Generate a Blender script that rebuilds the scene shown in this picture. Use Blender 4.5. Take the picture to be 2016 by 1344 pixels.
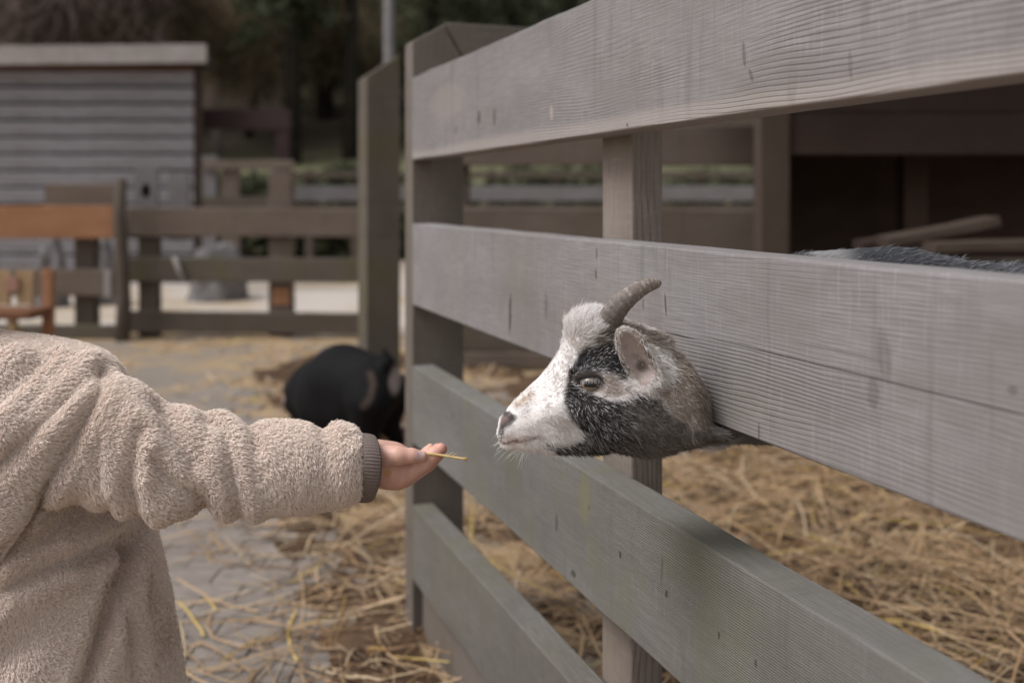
import bpy, math, random
import numpy as np
from mathutils import Matrix, Vector, noise as mnoise

for _o in list(bpy.data.objects):
    bpy.data.objects.remove(_o)
scene = bpy.context.scene
COL = scene.collection
rng = np.random.default_rng(11)
random.seed(11)
R = math.radians

# ---------------------------------------------------------------- camera, sky, sun, exposure
H = 0.86                      # lens height above the yard
F = 1960.0                    # focal length in pixels of a 2016 px wide frame (35 mm on 36 mm)
cam_data = bpy.data.cameras.new('camera')
cam = bpy.data.objects.new('camera', cam_data)
COL.objects.link(cam)
cam.location = (0, 0, H)
cam.rotation_euler = (R(90), 0, 0)
cam_data.lens = 35.0
cam_data.sensor_width = 36.0
cam_data.shift_y = -(672 - 390) / 2016.0
cam_data.clip_start = 0.02
cam_data.clip_end = 400
cam_data.dof.use_dof = True
cam_data.dof.focus_distance = 0.93
cam_data.dof.aperture_fstop = 3.8
cam_data.dof.aperture_blades = 0
scene.camera = cam

SUN_ELEV, SUN_AZ = R(54), R(-112)
world = bpy.data.worlds.new('World')
scene.world = world
world.use_nodes = True
wn, wl = world.node_tree.nodes, world.node_tree.links
wn.clear()
w_out = wn.new('ShaderNodeOutputWorld')
w_bg = wn.new('ShaderNodeBackground')
w_sky = wn.new('ShaderNodeTexSky')
w_sky.sky_type = 'NISHITA'
w_sky.sun_disc = False
w_sky.sun_elevation = SUN_ELEV
w_sky.sun_rotation = SUN_AZ
w_sky.air_density = 1.0
w_sky.dust_density = 3.0
w_hsv = wn.new('ShaderNodeHueSaturation')          # an overcast sky is nearly grey
w_hsv.inputs['Saturation'].default_value = 0.14
w_bg.inputs['Strength'].default_value = 0.11
wl.new(w_sky.outputs[0], w_hsv.inputs['Color'])
wl.new(w_hsv.outputs[0], w_bg.inputs['Color'])
wl.new(w_bg.outputs[0], w_out.inputs['Surface'])

sun_data = bpy.data.lights.new('sun', 'SUN')
sun_data.energy = 1.5
sun_data.angle = R(28)
sun_data.color = (0.99, 0.99, 1.0)
sun = bpy.data.objects.new('sun', sun_data)
COL.objects.link(sun)
_sd = Vector((math.sin(SUN_AZ) * math.cos(SUN_ELEV), math.cos(SUN_AZ) * math.cos(SUN_ELEV), math.sin(SUN_ELEV)))
sun.rotation_euler = _sd.to_track_quat('Z', 'Y').to_euler()

scene.view_settings.view_transform = 'Standard'
scene.view_settings.look = 'None'
scene.view_settings.gamma = 1.0
scene.view_settings.use_curve_mapping = False
scene.view_settings.exposure = 0.62
scene.render.engine = 'CYCLES'
scene.cycles.max_bounces = 6
scene.cycles.diffuse_bounces = 4
scene.cycles.use_denoising = True
scene.cycles_curves.shape = 'RIBBONS'


# ---------------------------------------------------------------- helpers
def P(x, y, Y):
    """photo measurement (pixels of the 2016 px frame) at distance Y -> place in the yard (metres)"""
    return np.array([(x - 1008) / F * Y, Y, H + (390 - y) / F * Y])


def empty(name, loc, label=None, cat=None, group=None):
    o = bpy.data.objects.new(name, None)
    COL.objects.link(o)
    o.location = loc
    o.empty_display_size = 0.1
    tag(o, label, cat, group)
    return o


def tag(o, label=None, cat=None, group=None, kind=None):
    if label: o['label'] = label
    if cat: o['category'] = cat
    if group: o['group'] = group
    if kind: o['kind'] = kind
    return o


def world_loc(o):
    m = Matrix.Translation(o.location) @ o.rotation_euler.to_matrix().to_4x4() if o.type == 'EMPTY' else o.matrix_basis.copy()
    if o.parent:
        m = world_loc(o.parent) @ o.matrix_parent_inverse @ m
    return m


def put(o, parent=None, matrix=None):
    COL.objects.link(o)
    if matrix is not None:
        o.matrix_basis = matrix
    if parent:
        o.parent = parent
        o.matrix_parent_inverse = world_loc(parent).inverted()
    return o


def np_mesh(name, verts, faces, mat=None, parent=None, smooth=True, col=None, matrix=None):
    """faces: (n,3) or (n,4) array"""
    verts = np.asarray(verts, np.float32)
    faces = np.asarray(faces, np.int32)
    me = bpy.data.meshes.new(name)
    me.vertices.add(len(verts))
    me.vertices.foreach_set('co', verts.ravel())
    k = faces.shape[1]
    me.loops.add(faces.size)
    me.loops.foreach_set('vertex_index', faces.ravel())
    me.polygons.add(len(faces))
    me.polygons.foreach_set('loop_start', np.arange(0, faces.size, k, dtype=np.int32))
    me.polygons.foreach_set('use_smooth', np.full(len(faces), smooth))
    me.update(calc_edges=True)
    if col is not None:
        a = me.attributes.new('col', 'FLOAT_COLOR', 'POINT')
        c = np.ones((len(verts), 4), np.float32)
        c[:, :3] = col
        a.data.foreach_set('color', c.ravel())
    if mat: me.materials.append(mat)
    o = bpy.data.objects.new(name, me)
    return put(o, parent, matrix)


def py_mesh(name, verts, faces, mat=None, parent=None, smooth=False, matrix=None):
    me = bpy.data.meshes.new(name)
    me.from_pydata([tuple(map(float, v)) for v in verts], [], [tuple(f) for f in faces])
    me.polygons.foreach_set('use_smooth', np.full(len(me.polygons), smooth))
    me.update()
    if mat: me.materials.append(mat)
    return put(bpy.data.objects.new(name, me), parent, matrix)


def frame(origin, xd, zd):
    x = Vector(xd).normalized()
    z = Vector(zd)
    z = (z - x * z.dot(x)).normalized()
    y = z.cross(x)
    m = Matrix((x, y, z)).transposed().to_4x4()
    m.translation = Vector(origin)
    return m


def board_geo(L, T, Hh, r=0.004, seg=None, wob=0.0015, seed=0):
    """a sawn board: length along x, thickness y, height z, eased and slightly uneven edges"""
    seg = seg or max(2, min(60, int(L / 0.04)))
    r = min(r, T * 0.3, Hh * 0.3)
    prof = []
    for cy, cz, a0 in ((T - r, Hh - r, 0), (r, Hh - r, 90), (r, r, 180), (T - r, r, 270)):
        for a in (0, 45, 90):
            t = R(a0 + a)
            prof.append((cy + r * math.cos(t), cz + r * math.sin(t)))
    n = len(prof)
    vs, fs = [], []
    for i in range(seg + 1):
        x = L * i / seg
        for j, (y, z) in enumerate(prof):
            d = mnoise.noise((x * 9 + seed * 7.3, j * 1.7, seed)) * wob
            e = mnoise.noise((x * 2.2 + seed * 3.1, 5.5, seed + 9)) * wob * 1.6
            vs.append((x, y + d * (1 if y > T / 2 else -1) * 0.6 + e, z + d * (1 if z > Hh / 2 else -1)))
    for i in range(seg):
        for j in range(n):
            a, b = i * n + j, i * n + (j + 1) % n
            fs.append((a, b, b + n, a + n))
    fs.append(tuple(range(n))[::-1])
    fs.append(tuple(range(seg * n, seg * n + n)))
    return vs, fs


_bs = [0]
def board(name, parent, origin, xd, zd, L, T, Hh, mat, r=0.004, wob=0.0015):
    _bs[0] += 1
    vs, fs = board_geo(L, T, Hh, r, None, wob, _bs[0])
    o = py_mesh(name, vs, fs, mat, parent, True, frame(origin, xd, zd))
    k = len(fs) - 2                                # broad faces stay flat, only the eased edges are rounded
    o.data.polygons.foreach_set('use_smooth', np.array([(j % 12) % 3 != 2 for j in range(k)] + [False, False]))
    return o


def tube_geo(pts, rad, n=8):
    pts = [Vector(p) for p in pts]
    vs, fs = [], []
    for i, p in enumerate(pts):
        d = (pts[min(i + 1, len(pts) - 1)] - pts[max(i - 1, 0)]).normalized()
        u = d.cross(Vector((0.13, 0.2, 1)) if abs(d.z) < 0.9 else Vector((1, 0.1, 0))).normalized()
        v = d.cross(u)
        r = rad[i] if hasattr(rad, '__len__') else rad
        for k in range(n):
            t = 2 * math.pi * k / n
            vs.append(p + u * (r * math.cos(t)) + v * (r * math.sin(t)))
    for i in range(len(pts) - 1):
        for k in range(n):
            a, b = i * n + k, i * n + (k + 1) % n
            fs.append((a, b, b + n, a + n))
    fs.append(tuple(range(n))[::-1])
    fs.append(tuple(range(len(vs) - n, len(vs))))
    return vs, fs


def box_geo(lo, hi):
    (a, b, c), (d, e, f) = lo, hi
    vs = [(a, b, c), (d, b, c), (d, e, c), (a, e, c), (a, b, f), (d, b, f), (d, e, f), (a, e, f)]
    return vs, [(3, 2, 1, 0), (4, 5, 6, 7), (0, 1, 5, 4), (1, 2, 6, 5), (2, 3, 7, 6), (3, 0, 4, 7)]


# ---------------------------------------------------------------- node helpers
class NT:
    def __init__(self, name):
        self.m = bpy.data.materials.new(name)
        self.m.use_nodes = True
        self.n, self.l = self.m.node_tree.nodes, self.m.node_tree.links
        self.bsdf = self.n['Principled BSDF']
        self.bsdf.inputs['Specular IOR Level'].default_value = 0.12

    def new(self, t, **kw):
        nd = self.n.new(t)
        for k, v in kw.items(): setattr(nd, k, v)
        return nd

    def link(self, a, b): self.l.new(a, b)

    def val(self, sock, v):
        if isinstance(v, (int, float)): sock.default_value = v
        elif isinstance(v, (tuple, list)):
            sock.default_value = (*v, 1.0) if len(v) == 3 and len(sock.default_value) == 4 else v
        else: self.link(v, sock)

    def math(self, op, a, b=0.0, c=0.0, clamp=False):
        nd = self.new('ShaderNodeMath', operation=op, use_clamp=clamp)
        for i, v in enumerate((a, b, c)): self.val(nd.inputs[i], v)
        return nd.outputs[0]

    def mix(self, fac, a, b, mode='MIX'):
        nd = self.new('ShaderNodeMix', data_type='RGBA', blend_type=mode)
        self.val(nd.inputs[0], fac); self.val(nd.inputs[6], a); self.val(nd.inputs[7], b)
        return nd.outputs[2]

    def noise(self, vec, scale=1.0, detail=3.0, rough=0.5, dist=0.0):
        nd = self.new('ShaderNodeTexNoise')
        nd.inputs['Scale'].default_value = scale
        nd.inputs['Detail'].default_value = detail
        nd.inputs['Roughness'].default_value = rough
        nd.inputs['Distortion'].default_value = dist
        self.link(vec, nd.inputs['Vector'])
        return nd.outputs['Fac']

    def mapping(self, vec, scale=(1, 1, 1), loc=(0, 0, 0)):
        nd = self.new('ShaderNodeMapping')
        nd.inputs['Scale'].default_value = scale
        nd.inputs['Location'].default_value = loc
        self.link(vec, nd.inputs['Vector'])
        return nd.outputs[0]

    def ramp(self, fac, lo, hi, smooth=True):
        nd = self.new('ShaderNodeMapRange', interpolation_type='SMOOTHSTEP' if smooth else 'LINEAR')
        self.val(nd.inputs[0], fac)
        nd.inputs[1].default_value, nd.inputs[2].default_value = lo, hi
        return nd.outputs[0]

    def bump(self, h, dist=0.002, strength=1.0, prev=None):
        nd = self.new('ShaderNodeBump')
        nd.inputs['Distance'].default_value = dist
        nd.inputs['Strength'].default_value = strength
        self.link(h, nd.inputs['Height'])
        if prev: self.link(prev, nd.inputs['Normal'])
        return nd.outputs[0]

    def coord(self, which='Object'):
        return self.new('ShaderNodeTexCoord').outputs[which]

    def attr(self, name='col'):
        return self.new('ShaderNodeAttribute', attribute_name=name).outputs['Color']

    def done(self, color, rough=0.85, normal=None):
        self.val(self.bsdf.inputs['Base Color'], color)
        self.val(self.bsdf.inputs['Roughness'], rough)
        if normal: self.link(normal, self.bsdf.inputs['Normal'])
        return self.m


def wood(name, base, dark, ring=220, amt=0.5, warp=0.03, green=0.0, seed=0.0, marks=(), streak=0.35,
         bump=0.0009, tint=None, tint_z=None, contrast_lo=0.35, contrast_hi=0.6, split=None):
    """weathered sawn timber; grain runs along the board's own x axis"""
    t = NT(name)
    c0 = t.coord('Object')
    c = t.mapping(c0, (1, 1, 1), (seed * 3.7, seed * 1.3, seed * 2.1))
    sp = t.new('ShaderNodeSeparateXYZ'); t.link(c0, sp.inputs[0])
    X, Yc, Z = sp.outputs
    n1 = t.noise(t.mapping(c, (1.6, 6, 7)), 1.0, 2.0)
    n2 = t.noise(t.mapping(c, (14, 30, 30)), 1.0, 2.0)
    zz = t.math('ADD', t.math('ADD', Z, t.math('MULTIPLY', Yc, 0.6)), t.math('MULTIPLY', t.math('SUBTRACT', n1, 0.5), warp * 4))
    zz = t.math('ADD', zz, t.math('MULTIPLY', t.math('SUBTRACT', n2, 0.5), warp * 0.16))
    ph = t.math('FRACT', t.math('MULTIPLY', zz, ring))
    line = t.math('POWER', t.math('ABSOLUTE', t.math('SUBTRACT', t.math('MULTIPLY', ph, 2), 1)), 4.0)
    con = t.ramp(t.noise(t.mapping(c, (2.2, 5, 9)), 1.0, 2.0), contrast_lo, contrast_hi)
    if split:                                    # one side of a shake weathers into bold ridges, the other stays smooth
        con = t.math('MULTIPLY', con, t.math('ADD', t.math('MULTIPLY', t.ramp(t.math('ADD', Z, t.math('MULTIPLY', t.math('SUBTRACT', n1, 0.5), 0.03)), split + .012, split - .012), 0.75), 0.25))
    line = t.math('MULTIPLY', line, t.math('ADD', t.math('MULTIPLY', con, 0.88), 0.12))
    fib = t.noise(t.mapping(c, (25, 420, 900)), 1.0, 3.0, 0.6)
    saw = t.noise(t.mapping(c, (260, 40, 22)), 1.0, 3.0, 0.65)
    blot = t.noise(t.mapping(c, (4, 9, 9)), 1.0, 4.0, 0.6)
    col = t.mix(t.math('MULTIPLY', line, amt), base, dark)
    big = t.noise(t.mapping(c, (2.6, 3, 5), (4, 9, 1)), 1.0, 3.0, 0.55)
    col = t.mix(t.math('MULTIPLY', t.ramp(big, 0.4, 0.7), 0.5), col, (base[0] * .86, base[1] * .815, base[2] * .76))
    col = t.mix(t.ramp(fib, 0.3, 0.75), t.mix(1.0, col, (0.72, 0.7, 0.69), 'MULTIPLY'), col)
    col = t.mix(t.math('MULTIPLY', t.ramp(saw, 0.5, 0.8), 0.35), col, tuple(min(1, v * 1.35) for v in base))
    col = t.mix(t.math('MULTIPLY', t.ramp(blot, 0.36, 0.74), 0.7), col, (base[0] * .62, base[1] * .595, base[2] * .56))
    st = t.noise(t.mapping(c, (38, 1, 3.5)), 1.0, 3.0, 0.6)
    col = t.mix(t.math('MULTIPLY', t.ramp(st, 0.56, 0.78), streak), col, tuple(v * 0.42 for v in base))
    if tint:
        z0, z1 = tint_z
        wob = t.math('ADD', Z, t.math('MULTIPLY', t.math('SUBTRACT', n1, 0.5), 0.02))
        col = t.mix(t.math('MULTIPLY', t.ramp(wob, z0, z1), 0.5), col, tint)
    if green > 0:
        g = t.noise(t.mapping(c, (7, 3, 4.5), (11, 3, 2)), 1.0, 4.0, 0.6)
        col = t.mix(t.math('MULTIPLY', t.ramp(g, 0.42, 0.68), green), col, (base[0] * 0.72, base[1] * 0.75, base[2] * 0.50))
    height = t.math('SUBTRACT', t.math('MULTIPLY', fib, 0.22), t.math('MULTIPLY', line, 0.9))
    height = t.math('ADD', height, t.math('MULTIPLY', saw, 0.35))
    for (mx, mz, sx, sz, lean, s, *mc) in marks:        # checks, knots and nail holes at their places on the board
        dx = t.math('SUBTRACT', X, t.math('ADD', t.math('MULTIPLY', t.math('SUBTRACT', Z, mz), lean), mx))
        dx = t.math('ADD', dx, t.math('MULTIPLY', t.math('SUBTRACT', n2, 0.5), min(sx * 1.4, .03)))
        q = t.math('ADD', t.math('POWER', t.math('DIVIDE', dx, sx), 2),
                   t.math('POWER', t.math('DIVIDE', t.math('SUBTRACT', Z, mz), sz), 2))
        k = t.math('MULTIPLY', t.math('SUBTRACT', 1.0, t.ramp(q, 0.3, 1.1)), s)
        col = t.mix(k, col, mc[0] if mc else (0.03, 0.024, 0.02))
        if not mc: height = t.math('SUBTRACT', height, t.math('MULTIPLY', k, 1.5))
    return t.done(col, 0.88, t.bump(height, bump, 1.0))


def attr_mat(name, rough=0.8, noise_amt=0.0, scale=60, spec=0.2, bumpd=0.0, sss=0.0):
    t = NT(name)
    col = t.attr('col')
    nrm = None
    if noise_amt or bumpd:
        n = t.noise(t.coord('Object'), scale, 4, 0.6)
        if noise_amt:
            col = t.mix(noise_amt, col, t.mix(t.ramp(n, 0.3, 0.7), (0.35, 0.33, 0.32), (1.25, 1.25, 1.25)), 'MULTIPLY')
        if bumpd: nrm = t.bump(n, bumpd)
    t.bsdf.inputs['Specular IOR Level'].default_value = spec
    if sss:
        t.bsdf.inputs['Subsurface Weight'].default_value = sss
        t.bsdf.inputs['Subsurface Radius'].default_value = (1.0, 0.35, 0.2)
        t.bsdf.inputs['Subsurface Scale'].default_value = 0.004
    return t.done(col, rough, nrm)


# ---------------------------------------------------------------- implicit-surface helpers
def smin(a, b, k):
    h = np.clip(0.5 + 0.5 * (b - a) / k, 0, 1)
    return b + (a - b) * h - k * h * (1 - h)


def smax(a, b, k): return -smin(-a, -b, k)


def rcone(p, a, b, r1, r2):
    a = np.asarray(a, float); b = np.asarray(b, float)
    ab = b - a
    t = np.clip(((p - a) @ ab) / (ab @ ab + 1e-12), 0, 1)
    d = p - a - t[..., None] * ab
    return np.sqrt((d * d).sum(-1)) - (r1 + (r2 - r1) * t)


def ellip(p, c, r, axes=None):
    q = p - np.asarray(c, float)
    if axes is not None: q = q @ np.asarray(axes, float).T
    r = np.asarray(r, float)
    k0 = np.sqrt(((q / r) ** 2).sum(-1))
    k1 = np.sqrt(((q / r ** 2) ** 2).sum(-1)) + 1e-9
    return k0 * (k0 - 1) / k1


def axes_from(zdir, ydir):
    z = np.asarray(zdir, float); z = z / np.linalg.norm(z)
    y = np.asarray(ydir, float); y = y - z * (y @ z); y = y / np.linalg.norm(y)
    return np.stack([np.cross(y, z), y, z])


def solid(fn, lo, hi, step):
    """naive surface nets of fn(points) on a grid -> vertices, quads, normals"""
    lo = np.asarray(lo, float); hi = np.asarray(hi, float)
    dim = np.ceil((hi - lo) / step).astype(int) + 1
    g = [lo[i] + step * np.arange(dim[i]) for i in range(3)]
    v = np.empty(dim, np.float32)
    yy, zz = np.meshgrid(g[1], g[2], indexing='ij')
    ch = max(1, int(600000 / yy.size))
    for i in range(0, dim[0], ch):
        xs = g[0][i:i + ch]
        p = np.empty((len(xs),) + yy.shape + (3,))
        p[..., 0] = xs[:, None, None]; p[..., 1] = yy; p[..., 2] = zz
        v[i:i + ch] = fn(p)
    s = v < 0
    nx, ny, nz = dim
    acc = np.zeros((nx - 1, ny - 1, nz - 1, 3), np.float32)
    cnt = np.zeros((nx - 1, ny - 1, nz - 1), np.float32)
    def sl(o): return tuple(slice(o[i], dim[i] - 1 + o[i]) for i in range(3))
    corners = [(a, b, c) for a in (0, 1) for b in (0, 1) for c in (0, 1)]
    for c0 in corners:
        for ax in range(3):
            if c0[ax]: continue
            c1 = list(c0); c1[ax] = 1
            a, b = v[sl(c0)], v[sl(c1)]
            m = s[sl(c0)] != s[sl(c1)]
            t = np.where(m, a / np.where(m, a - b, 1), 0)
            for k in range(3):
                acc[..., k] += np.where(m, c0[k] + (t if k == ax else 0), 0)
            cnt += m
    act = cnt > 0
    idx = np.full(act.shape, -1, np.int32)
    idx[act] = np.arange(act.sum())
    ijk = np.argwhere(act)
    vert = lo + step * (ijk + acc[act] / cnt[act][:, None])
    quads = []
    for ax in range(3):
        o1, o2 = [(1, 2), (2, 0), (0, 1)][ax]
        a = s[sl((0, 0, 0))]
        sh = [0, 0, 0]; sh[ax] = 1
        b = s[sl(tuple(sh))]
        m = a != b
        e = np.argwhere(m)
        e = e[(e[:, o1] > 0) & (e[:, o2] > 0)]
        def cell(d1, d2):
            q = e.copy(); q[:, o1] -= d1; q[:, o2] -= d2
            return idx[q[:, 0], q[:, 1], q[:, 2]]
        q = np.stack([cell(1, 1), cell(0, 1), cell(0, 0), cell(1, 0)], 1)
        ins = a[e[:, 0], e[:, 1], e[:, 2]]
        q[~ins] = q[~ins][:, ::-1]
        quads.append(q)
    quads = np.concatenate(quads)
    quads = quads[(quads >= 0).all(1)]
    return vert, quads, sd_normal(fn, vert, step)


def sd_normal(fn, v, step):
    e = step * 0.8
    n = np.stack([fn(v + np.eye(3)[i] * e) - fn(v - np.eye(3)[i] * e) for i in range(3)], 1)
    return n / (np.linalg.norm(n, axis=1, keepdims=True) + 1e-9)


def vnormals(v, q):
    d1 = v[q[:, 2]] - v[q[:, 0]]; d2 = v[q[:, 3]] - v[q[:, 1]]
    fnm = np.cross(d1, d2)
    n = np.zeros_like(v)
    for k in range(4): np.add.at(n, q[:, k], fnm)
    return n / (np.linalg.norm(n, axis=1, keepdims=True) + 1e-12)


def relax(v, q, it=2):
    for _ in range(it):
        s = np.zeros_like(v); c = np.zeros(len(v))
        for k in range(4):
            a, b = q[:, k], q[:, (k + 1) % 4]
            np.add.at(s, a, v[b]); np.add.at(s, b, v[a])
            np.add.at(c, a, 1); np.add.at(c, b, 1)
        v = 0.5 * v + 0.5 * s / np.maximum(c, 1)[:, None]
    return v


def scatter(v, q, nrm, count, weight=None):
    """random roots on a quad mesh: positions, normals"""
    d1 = v[q[:, 2]] - v[q[:, 0]]; d2 = v[q[:, 3]] - v[q[:, 1]]
    ar = np.linalg.norm(np.cross(d1, d2), axis=1)
    if weight is not None: ar = ar * weight
    cs = np.cumsum(ar)
    f = np.searchsorted(cs, rng.random(count) * cs[-1])
    a, b = rng.random((count, 1)), rng.random((count, 1))
    w = [(1 - a) * (1 - b), a * (1 - b), a * b, (1 - a) * b]
    p = sum(w[k] * v[q[f, k]] for k in range(4))
    n = sum(w[k] * nrm[q[f, k]] for k in range(4))
    return p, n / (np.linalg.norm(n, axis=1, keepdims=True) + 1e-9)


def hair(name, parent, pts, rad, col, mat):
    """pts (N,K,3), rad (K,) or (N,K), col (N,3)"""
    N, K = pts.shape[:2]
    cu = bpy.data.hair_curves.new(name)
    cu.add_curves([K] * N)
    cu.attributes['position'].data.foreach_set('vector', pts.astype(np.float32).ravel())
    ra = cu.attributes.get('radius') or cu.attributes.new('radius', 'FLOAT', 'POINT')
    ra.data.foreach_set('value', np.broadcast_to(rad, (N, K)).astype(np.float32).ravel())
    ca = cu.attributes.new('col', 'FLOAT_COLOR', 'POINT')
    c = np.ones((N, K, 4), np.float32)
    c[..., :3] = col[:, None, :] if col.ndim == 2 else col
    ca.data.foreach_set('color', c.ravel())
    cu.materials.append(mat)
    o = bpy.data.objects.new(name, cu)
    return put(o, parent)


def tangent(n, d):
    t = d - n * (n * d).sum(1, keepdims=True)
    return t / (np.linalg.norm(t, axis=1, keepdims=True) + 1e-9)


def interp(x, pts):
    a = np.asarray(pts, float)
    return np.interp(x, a[:, 0], a[:, 1])


def poly_sd(px, py, poly):
    """signed distance (negative inside) to a polygon"""
    poly = np.asarray(poly, float)
    d = np.full(px.shape, 1e9)
    ins = np.zeros(px.shape, bool)
    for (x0, y0), (x1, y1) in zip(poly, np.roll(poly, -1, 0)):
        ex, ey = x1 - x0, y1 - y0
        t = np.clip(((px - x0) * ex + (py - y0) * ey) / (ex * ex + ey * ey + 1e-9), 0, 1)
        d = np.minimum(d, np.hypot(px - x0 - t * ex, py - y0 - t * ey))
        cr = (y0 > py) != (y1 > py)
        ins ^= cr & (px < ex * (py - y0) / (ey if abs(ey) > 1e-9 else 1e-9) + x0)
    return np.where(ins, -d, d)


def line_d(px, py, pts):
    d = np.full(px.shape, 1e9)
    sg = np.zeros(px.shape)
    pts = np.asarray(pts, float)
    for (x0, y0), (x1, y1) in zip(pts[:-1], pts[1:]):
        ex, ey = x1 - x0, y1 - y0
        t = np.clip(((px - x0) * ex + (py - y0) * ey) / (ex * ex + ey * ey), 0, 1)
        dd = np.hypot(px - x0 - t * ex, py - y0 - t * ey)
        cr = np.sign(ex * (py - y0) - ey * (px - x0))
        sg = np.where(dd < d, cr, sg)
        d = np.minimum(d, dd)
    return d, sg


def sstep(x, a, b):
    t = np.clip((x - a) / (b - a), 0, 1)
    return t * t * (3 - 2 * t)


def vnoise(p, f, seed=0):
    """cheap smooth noise in [-1,1] from sines, vectorised"""
    r = np.random.default_rng(seed)
    o = np.zeros(p.shape[:-1])
    for k in range(6):
        d = r.normal(size=p.shape[-1]); d /= np.linalg.norm(d)
        o += np.sin((p @ d) * f * (0.7 + 0.25 * k) + r.random() * 6.28) / 2.6
    return o


def proj(p):
    """where a point of the scene lies, measured in the same pixels as P()"""
    return 1008 + p[..., 0] / p[..., 1] * F, 390 + (H - p[..., 2]) / p[..., 1] * F

# ================================================================ THE SETTING
def hill(X, Y):
    a = np.clip((Y - 12.5) / 14.0, 0, 1)
    z = 1.75 * a * a * (3 - 2 * a) * 1.0
    b = np.clip((Y - 27) / 45.0, 0, 1.4)
    return z + 17.0 * b ** 1.15 + 0.1 * np.sin(X * 0.5 + Y * 0.3) * (Y > 13)


def sheet(name, xs, ys, zf, mat, kind='structure'):
    X, Y = np.meshgrid(xs, ys, indexing='ij')
    v = np.stack([X, Y, zf(X, Y)], -1).reshape(-1, 3)
    n, m = len(xs), len(ys)
    i = np.arange(n - 1)[:, None] * m + np.arange(m - 1)[None]
    q = np.stack([i, i + m, i + m + 1, i + 1], -1).reshape(-1, 4)
    o = np_mesh(name, v, q, mat)
    return tag(o, kind=kind)


# --- ground materials
t = NT('earth_mat')
c = t.coord('Object')
n1 = t.noise(t.mapping(c, (1, 1, 1)), 3.0, 6, 0.6)
n2 = t.noise(c, 22.0, 5, 0.65)
col = t.mix(t.ramp(n1, 0.35, 0.65), (0.22, 0.17, 0.13), (0.30, 0.245, 0.19))
col = t.mix(t.ramp(n2, 0.4, 0.7), col, (0.15, 0.11, 0.085))
M_EARTH = t.done(col, 0.95, t.bump(n2, 0.01))

t = NT('straw_yard_mat')          # trodden straw litter over grey paving beyond the pavers
c = t.coord('Object')
n1 = t.noise(c, 1.9, 5, 0.62, 0.6)
n2 = t.noise(t.mapping(c, (30, 90, 10)), 1.0, 4, 0.7, 1.0)
n3 = t.noise(c, 7.0, 5, 0.6)
col = t.mix(t.ramp(n1, 0.44, 0.56), (0.215, 0.187, 0.165), (0.33, 0.235, 0.14))
col = t.mix(t.ramp(n3, 0.5, 0.75), col, (0.26, 0.175, 0.105))
col = t.mix(t.math('MULTIPLY', t.ramp(n2, 0.45, 0.7), 0.5), col, (0.38, 0.28, 0.17))
M_STRAWYARD = t.done(col, 0.95, t.bump(n2, 0.006))

t = NT('pen_floor_mat')
c = t.coord('Object')
n1 = t.noise(c, 5.0, 6, 0.65)
n2 = t.noise(t.mapping(c, (40, 120, 10)), 1.0, 4, 0.7, 1.5)
col = t.mix(t.ramp(n1, 0.35, 0.65), (0.060, 0.036, 0.024), (0.135, 0.083, 0.05))
col = t.mix(t.math('MULTIPLY', t.ramp(n2, 0.45, 0.7), 0.5), col, (0.21, 0.135, 0.075))
M_PENFLOOR = t.done(col, 0.95, t.bump(n2, 0.008))

t = NT('sand_mat')
c = t.coord('Object')
n1 = t.noise(c, 0.8, 5, 0.6)
col = t.mix(t.ramp(n1, 0.42, 0.62), (0.44, 0.39, 0.35), (0.36, 0.285, 0.205))
M_SAND = t.done(col, 0.95)

t = NT('grass_mat')
c = t.coord('Object')
n1 = t.noise(c, 0.9, 6, 0.65)
col = t.mix(t.ramp(n1, 0.35, 0.65), (0.085, 0.082, 0.046), (0.118, 0.112, 0.064))
sp = t.new('ShaderNodeSeparateXYZ'); t.link(c, sp.inputs[0])
col = t.mix(t.ramp(t.math('ADD', sp.outputs[1], t.math('MULTIPLY', n1, 4)), 29, 33), col, (0.055, 0.042, 0.03))
M_GRASS = t.done(col, 0.95)

t = NT('paver_mat')
c = t.coord('Object')
oi = t.new('ShaderNodeObjectInfo')
n1 = t.noise(c, 30.0, 5, 0.65)
n2 = t.noise(c, 160.0, 4, 0.6)
col = t.mix(oi.outputs['Random'], (0.222, 0.188, 0.163), (0.245, 0.21, 0.184))
col = t.mix(t.ramp(n1, 0.35, 0.7), col, (0.18, 0.154, 0.134))
col = t.mix(t.math('MULTIPLY', t.ramp(n2, 0.5, 0.7), 0.35), col, (0.29, 0.26, 0.24))
M_PAVER = t.done(col, 0.9, t.bump(n2, 0.0015))

# --- the sheets
sheet('ground', np.linspace(-60, 60, 41), np.concatenate([np.linspace(-8, 12, 21), np.linspace(13, 95, 70)]),
      lambda X, Y: hill(X, Y) - 0.06 - 0.3 * (Y > 13.4) * np.clip((Y - 12.5) / 3, 0, 1), M_EARTH)
sheet('meadow', np.linspace(-58, 58, 60), np.linspace(13.6, 92, 90), lambda X, Y: hill(X, Y) + 0.02, M_GRASS)
sheet('sandy_yard', np.linspace(-9, 5, 57), np.linspace(6.25, 13.9, 31),
      lambda X, Y: -0.012 + 0.012 * np.sin(X * 2.1 + Y) * np.sin(Y * 1.7 - X * 0.6), M_SAND)
sheet('straw_yard', np.linspace(-5, 0.6, 113), np.linspace(-1.5, 6.6, 163),
      lambda X, Y: -0.0055 + 0.0010 * np.sin(X * 9 + 2 * np.sin(Y * 5)) * np.sin(Y * 8 + X) , M_STRAWYARD)

# the straw floor of the pen, lumpy where the goats have kicked it about
NRM = np.array([math.cos(math.atan2(733, F)), math.sin(math.atan2(733, F)), 0])
EDIR = np.array([math.sin(math.atan2(733, F)), -math.cos(math.atan2(733, F)), 0])
F0 = np.array([-0.196, 1.96, 0.0])


def FP(s, tt, z): return F0 + EDIR * s + NRM * tt + np.array([0, 0, z])


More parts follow.
